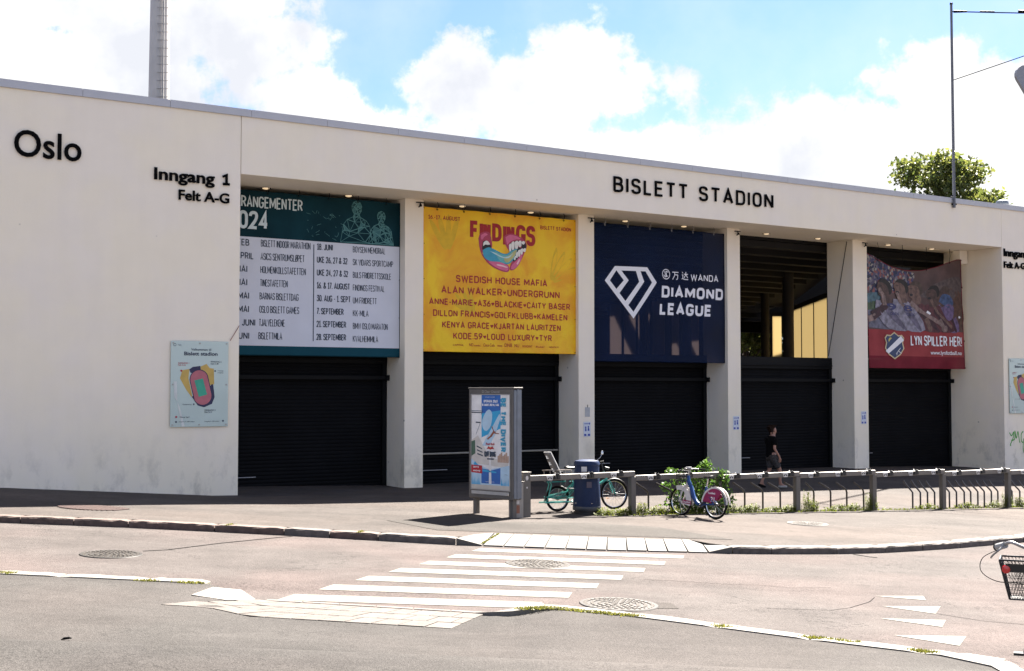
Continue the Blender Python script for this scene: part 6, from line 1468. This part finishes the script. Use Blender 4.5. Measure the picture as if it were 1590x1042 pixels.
# ================================================================== manholes, grate, debris
def manhole(x, y, r, zf, label, m=M_IRON, rings=5, name='manhole_cover', group='round iron manhole covers'):
    e = empty(name, (x, y, zf(x, y) + .002), random.uniform(0, 1)); e.rotation_euler = (0, math.atan(.0385), 0); tag(e, label, 'manhole cover', group)
    MB().lathe([(r * .93, .002), (r * .95, .012), (r * 1.04, .012), (r * 1.06, .001)], n=48).build('frame', m, e)
    mb = MB(); mb.lathe([(.001, -.004), (r * .925, -.004), (r * .925, .004), (.001, .004)], n=40)
    ld = mb.build('lid', M_IRON, e); mb = MB()
    for k in range(rings):
        rk = r * (.15 + .75 * k / (rings - 1)); n = 6 + 7 * k
        for j in range(n):
            a = 2 * math.pi * (j + .5 * (k % 2)) / n; da = 2 * math.pi / n * .30; w = r * .045
            P_ = [(rr_ * math.cos(a + s2 * da), rr_ * math.sin(a + s2 * da)) for rr_, s2 in ((rk - w, -1), (rk - w, 1), (rk + w, 1), (rk + w, -1))]; mb.prism(P_, 'z', .004, .013)
    mb.build('tread_studs', mat('worn_iron', (0.08624, 0.077, 0.06776), .5, .5), ld)['kind'] = 'stuff'
manhole(-6.23, 20.14, .45, road_z, 'round iron manhole cover in the road at the left, joined to a tar seam')
manhole(.42, 20.94, .50, road_z, 'round iron manhole cover set among the white crossing stripes')
manhole(1.42, 17.25, .50, road_z, 'round iron manhole cover in the road below the crossing, by the near kerb')
manhole(6.45, 28.25, .42, pave_z, 'pale worn manhole cover on the far pavement before the bike rails', mat('pale_iron', (0.06282, 0.05729, 0.05359), .6))
e = empty('tree_grate', (-8.32, 25.72, pave_z(-8.32, 25.72) + .003), R(-12)); e.rotation_euler = (0, math.atan(.05), R(-12)); tag(e, 'rusty reddish grate with slanted bars on the left pavement', 'grate')
rust = mat('rusty_bars', (0.0616, 0.03388, 0.02895), .8, .1, .3, 10)
src = None
mb0 = MB()
for k in range(17):
    x = -.60 + k * .075; h = .42 * math.sqrt(max(.05, 1 - (x / .68) ** 2)); mb = MB().prism([(x - .02 - h * .3, -h), (x + .02 - h * .3, -h), (x + .02 + h * .3, h), (x - .02 + h * .3, h)], 'z', .0, .016); mb.build('bar', rust, e)
MB().lathe([(.001, -.004), (.3, -.004), (.3, 0.0), (.001, 0)], n=30).build('recess', mat('pit_dark', (0.05236, 0.04312, 0.03881), .9), e)
bpy.data.objects['recess'].scale = (2.1, 1.3, 1)
e = empty('twig', (-4.49, 13.09, near_z(-4.49, 13.09) + .012), R(20)); tag(e, 'small dark scrap of bark lying on the near pavement at lower left', 'debris'); MB().tube([(-.05, 0, 0), (-.02, .01, .01), (.03, .0, .015), (.05, .012, .008)], [.004, .014, .012, .006], 6).build('bark', M_RUB, e)

# ================================================================== plants
def leaf_cloud(centres, n, size, seed, up=.3, squash=1.0):
    """n leaf quads through ellipsoid clumps given as (x,y,z,rx,ry,rz)"""
    rg = np.random.default_rng(seed); vol = np.array([c[3] * c[4] * c[5] for c in centres]) ** .7; pick = rg.choice(len(centres), n, p=vol / vol.sum()); C_ = np.array(centres)[pick]
    d = rg.normal(size=(n, 3)); d /= np.linalg.norm(d, axis=1)[:, None]; rad = rg.random(n) ** (1 / 2.2) * rg.uniform(.75, 1.3, n); p = C_[:, :3] + d * C_[:, 3:] * rad[:, None]
    a = rg.normal(size=(n, 3)); a /= np.linalg.norm(a, axis=1)[:, None]; b = rg.normal(size=(n, 3)); b -= (b * a).sum(1)[:, None] * a; b /= np.linalg.norm(b, axis=1)[:, None]
    s_ = size * rg.uniform(.6, 1.35, n)[:, None]; v = np.stack([p - a * s_ * .5, p + b * s_ * .32 + a * s_ * .05, p + a * s_ * .55, p - b * s_ * .32 + a * s_ * .05], 1).reshape(-1, 3)
    f = np.arange(n * 4).reshape(-1, 4); return v.tolist(), f.tolist()
def leaf_mat(name, c1, c2, scale=1.2):
    m = bpy.data.materials.new(name); m.use_nodes = True; nt = m.node_tree; N = nt.nodes; L = nt.links; b = N['Principled BSDF']; b.inputs['Roughness'].default_value = .55
    ge = N.new('ShaderNodeNewGeometry'); r = N.new('ShaderNodeValToRGB'); r.color_ramp.elements[0].color = (*c1, 1); r.color_ramp.elements[1].color = (*c2, 1)
    L.new(ge.outputs['Random Per Island'], r.inputs[0]); L.new(r.outputs[0], b.inputs['Base Color']); t = N.new('ShaderNodeBsdfTranslucent'); L.new(r.outputs[0], t.inputs[0]); x = N.new('ShaderNodeMixShader'); x.inputs[0].default_value = .42
    L.new(b.outputs[0], x.inputs[1]); L.new(t.outputs[0], x.inputs[2]); L.new(x.outputs[0], N['Material Output'].inputs[0]); return m
M_LEAF = leaf_mat('maple_leaf', (.045, .075, .015), (.20, .21, .05)); M_BUSH = leaf_mat('bush_leaf', (0.03, 0.075, 0.01125), (0.09, 0.165, 0.0225)); M_WEED = leaf_mat('weed_leaf', (0.072, 0.112, 0.0096), (0.176, 0.184, 0.024)); M_MOSS = leaf_mat('moss_leaf', (0.084, 0.098, 0.014), (0.196, 0.182, 0.035)); M_BARK = mat('bark', (.07, .05, .04), .9, 0, .3, 8, .5, 20)
def tree(x, y, zb, ztop, R_, label, n, leaf, seed):
    e = empty('tree', (x, y, zb)); tag(e, label, 'tree', 'leafy trees behind the stadium'); rg = random.Random(seed); H = ztop - zb; cl = []
    mb = MB(); mb.tube([(0, 0, 0), (.1, 0, H * .3), (-.05, .1, H * .6), (.1, 0, H * .88)], [.3, .24, .16, .05], 10)
    for k in range(34):
        a = k * 2.4 + rg.random(); h = H * rg.uniform(.60, .96); rd = R_ * math.sqrt(rg.uniform(.02, .95)) * (1 - .62 * max(0, (h / H - .70) / .28)); tip = (rd * math.cos(a), rd * math.sin(a), h)
        mb.tube([(0, 0, h - R_ * .45), (tip[0] * .5, tip[1] * .5, h - R_ * .15), tip], [.09, .06, .02], 6); q = R_ * rg.uniform(.13, .30); cl.append((*tip, q * 1.15, q * 1.15, q * .85))
    mb.build('trunk', M_BARK, e, True); v, f = leaf_cloud(cl, n, leaf, seed); m = MB(); m.v = v; m.f = [tuple(q) for q in f]; m.mi = [0] * len(f); m.build('crown', M_LEAF, e)
Yt = 66; tree((1465 - 795) / 2000 * Yt, Yt, -1, 2.8 + 370 / 2000 * Yt, 3.6, 'broad green treetop rising over the right roof beside the pole', 14000, .25, 4)
Yt = 70; tree((1540 - 795) / 2000 * Yt, Yt, -1, 2.8 + 326 / 2000 * Yt, 2.0, 'small green treetop at the right edge of the roof, behind the pole', 5200, .23, 9)
Yt = 74; tree((1160 - 795) / 2000 * Yt, Yt, -1, 7.0, 3.2, 'sunlit green tree seen deep through the fourth bay', 8000, .24, 12)
# bush behind the hire bike
e = empty('bush', (4.33, 30.1, pave_z(4.33, 30.1))); tag(e, 'bright green leafy bush growing through the rail behind the blue bicycle', 'bush')
cl = [(0, 0, .35, .5, .3, .35), (.1, .1, .8, .32, .25, .3), (-.45, 0, .3, .35, .25, .3), (.22, .1, 1.05, .16, .15, .2), (.55, .05, .75, .2, .2, .28), (-.35, .1, .75, .25, .2, .22), (-.62, -.05, .95, .16, .12, .08), (.0, -.2, .2, .8, .25, .2), (-.75, 0, .6, .16, .12, .12), (.62, 0, .3, .25, .2, .25)]
v, f = leaf_cloud(cl, 2600, .085, 21); m = MB(); m.v = v; m.f = [tuple(q) for q in f]; m.mi = [0] * len(f); m.build('foliage', M_BUSH, e)
mb = MB()
for k in range(14): c = cl[k % len(cl)]; mb.tube([(c[0] * .3, 0, -.02), (c[0] * .7, c[1], c[2] * .6), (c[0], c[1], c[2])], [.012, .009, .004], 5)
mb.build('stem', M_BARK, e)
# weeds along the foot of the rail
def weed_mesh(seed, h, w, n, m_):
    rg = random.Random(seed); mb = MB()
    for k in range(n):
        x, y = rg.gauss(0, w * .5), rg.gauss(0, .07); hh = h * rg.uniform(.3, 1) * max(.25, 1 - abs(x) / (w * 1.4)); a = rg.uniform(0, 6.28); l = .018; bx_, by_ = x + rg.uniform(-.06, .06), y + rg.uniform(-.06, .06); sz = rg.uniform(.02, .045)
        mb.poly([(x - .003, y, 0), (x + .003, y, 0), (bx_ + .002, by_, hh), (bx_ - .002, by_, hh)])
        for j in range(5):
            t = rg.uniform(.25, 1); px, py, pz = x + (bx_ - x) * t, y + (by_ - y) * t, hh * t; a = rg.uniform(0, 6.28); c, s_ = math.cos(a) * sz, math.sin(a) * sz; up_ = rg.uniform(-.01, .03)
            mb.poly([(px, py, pz), (px + c * .6 - s_ * .4, py + s_ * .6 + c * .4, pz + up_), (px + c * 1.3, py + s_ * 1.3, pz + up_ * 1.3), (px + c * .6 + s_ * .4, py + s_ * .6 - c * .4, pz + up_)])
    return mb.mesh('weed', m_)
wm = [weed_mesh(k, h, w, n, M_WEED) for k, (h, w, n) in enumerate(((.22, .3, 90), (.5, .16, 60), (.16, .45, 90), (.34, .22, 70)))]
rg = random.Random(3)
spots = []
def on_rail(px, dy=-.05):
    best = None
    for a, b in zip(RK, RK[1:]):
        t_ = (px - 795) / 2000; dx, dy_ = b[0] - a[0], b[1] - a[1]; u_ = (t_ * a[1] - a[0]) / (dx - t_ * dy_)
        if -.02 <= u_ <= 1.02: return (a[0] + dx * u_, a[1] + dy_ * u_)
    return RK[0]
wl_ = [(935, 0, 'before the blue bin'), (957, 2, 'under the teal front wheel'), (975, 0, 'at the first rail post'), (996, 3, 'just right of the first rail post'), (1018, 0, 'left of the blue bicycle'), (1134, 3, 'right of the pink guard'), (1150, 0, 'under the third rail'), (1166, 0, 'below the walking man'), (1198, 2, 'mid third rail'), (1222, 0, 'near the third rail end'), (1252, 1, 'tall, at the third rail post'), (1262, 3, 'right of the third rail post'), (1300, 2, 'mid fourth rail'), (1322, 0, 'under the fourth rail'), (1348, 1, 'tall, left of the fourth rail post'), (1354, 3, 'leafy, at the fourth rail post'), (1436, 2, 'under the fifth rail'), (1496, 2, 'under the sixth rail'), (1540, 0, 'right part of the sixth rail'), (1560, 1, 'tall, by the sixth post'), (1580, 3, 'at the right edge'), (1592, 0, 'just past the right edge post'), (1040, 2, 'below the hire bike'), (1080, 0, 'between the hire bike wheels')]
for px, k, wh_ in wl_:
    x, y = on_rail(px); o = bpy.data.objects.new('weed', wm[k]); COL.objects.link(o); o.location = (x, y + .05, pave_z(x, y)); o.rotation_euler = (0, 0, R(31)); o.scale = (1, 1, rg.uniform(.85, 1.2))
    tag(o, 'yellow-green weed clump at the bike rail foot, ' + wh_, 'weed', 'weeds along the bike rail')
# moss and grass in the near kerb joints, strip of dry earth at the rail
def moss(name, pts, n, zf, m_=M_MOSS, h=.035, sp=.05):
    rgm = random.Random(len(pts) + n); mb = MB()
    for k in range(n):
        i = rgm.randrange(len(pts) - 1); t = rgm.random(); x = pts[i][0] + (pts[i + 1][0] - pts[i][0]) * t + rgm.gauss(0, sp); y = pts[i][1] + (pts[i + 1][1] - pts[i][1]) * t + rgm.gauss(0, sp * .6); z = zf(x, y); hh = h * rgm.uniform(.3, 1); a = rgm.uniform(0, 6.3); c, s_ = math.cos(a) * .012, math.sin(a) * .012
        mb.poly([(x - c, y - s_, z), (x + c, y + s_, z), (x + rgm.uniform(-.02, .02), y + rgm.uniform(-.02, .02), z + hh)])
    tag(mb.build(name, m_), 'yellow-green moss and short grass in the kerb joints', 'moss', kind='stuff')
nzt = lambda x, y: road_z(x) + .105
def kj(x0, x1, off_=.16, n=10): return [(x0 + (x1 - x0) * i / n, interp(x0 + (x1 - x0) * i / n, KN) - off_) for i in range(n + 1)]
for seg, n in ((kj(-6.85, -6.6, .2), 350), (kj(-4.9, -4.7, .27), 120), (kj(-4.4, -4.05, .27), 160), (kj(.35, 1.6, .26), 950), (kj(.1, .35, .3), 200), (kj(2.4, 2.6, .2), 100), (kj(3.35, 3.9, .14), 380), (kj(4.35, 4.65, .2), 240)): moss('moss', seg, n, nzt)
kfz = lambda x, y: road_z(x) + .12
moss('moss', [(-2.75, 23.3), (-2.72, 23.6)], 120, kfz, h=.03, sp=.02); moss('moss', [(-5.2, 23.62), (-5.15, 23.9)], 120, kfz, h=.03, sp=.02); moss('moss', [(-.55, 23.05), (-.25, 24.0)], 350, lambda x, y: road_z(x) + .03 + (y - 23) * .09, h=.02, sp=.012)
moss('earth_litter', [(1.9, 28.25), (4.9, 30.1), (6.9, 31.3), (9.1, 32.55), (13.5, 35.2), (16, 36.8)], 2600, lambda x, y: pave_z(x, y) + .002, M_WEED, .05, .12)
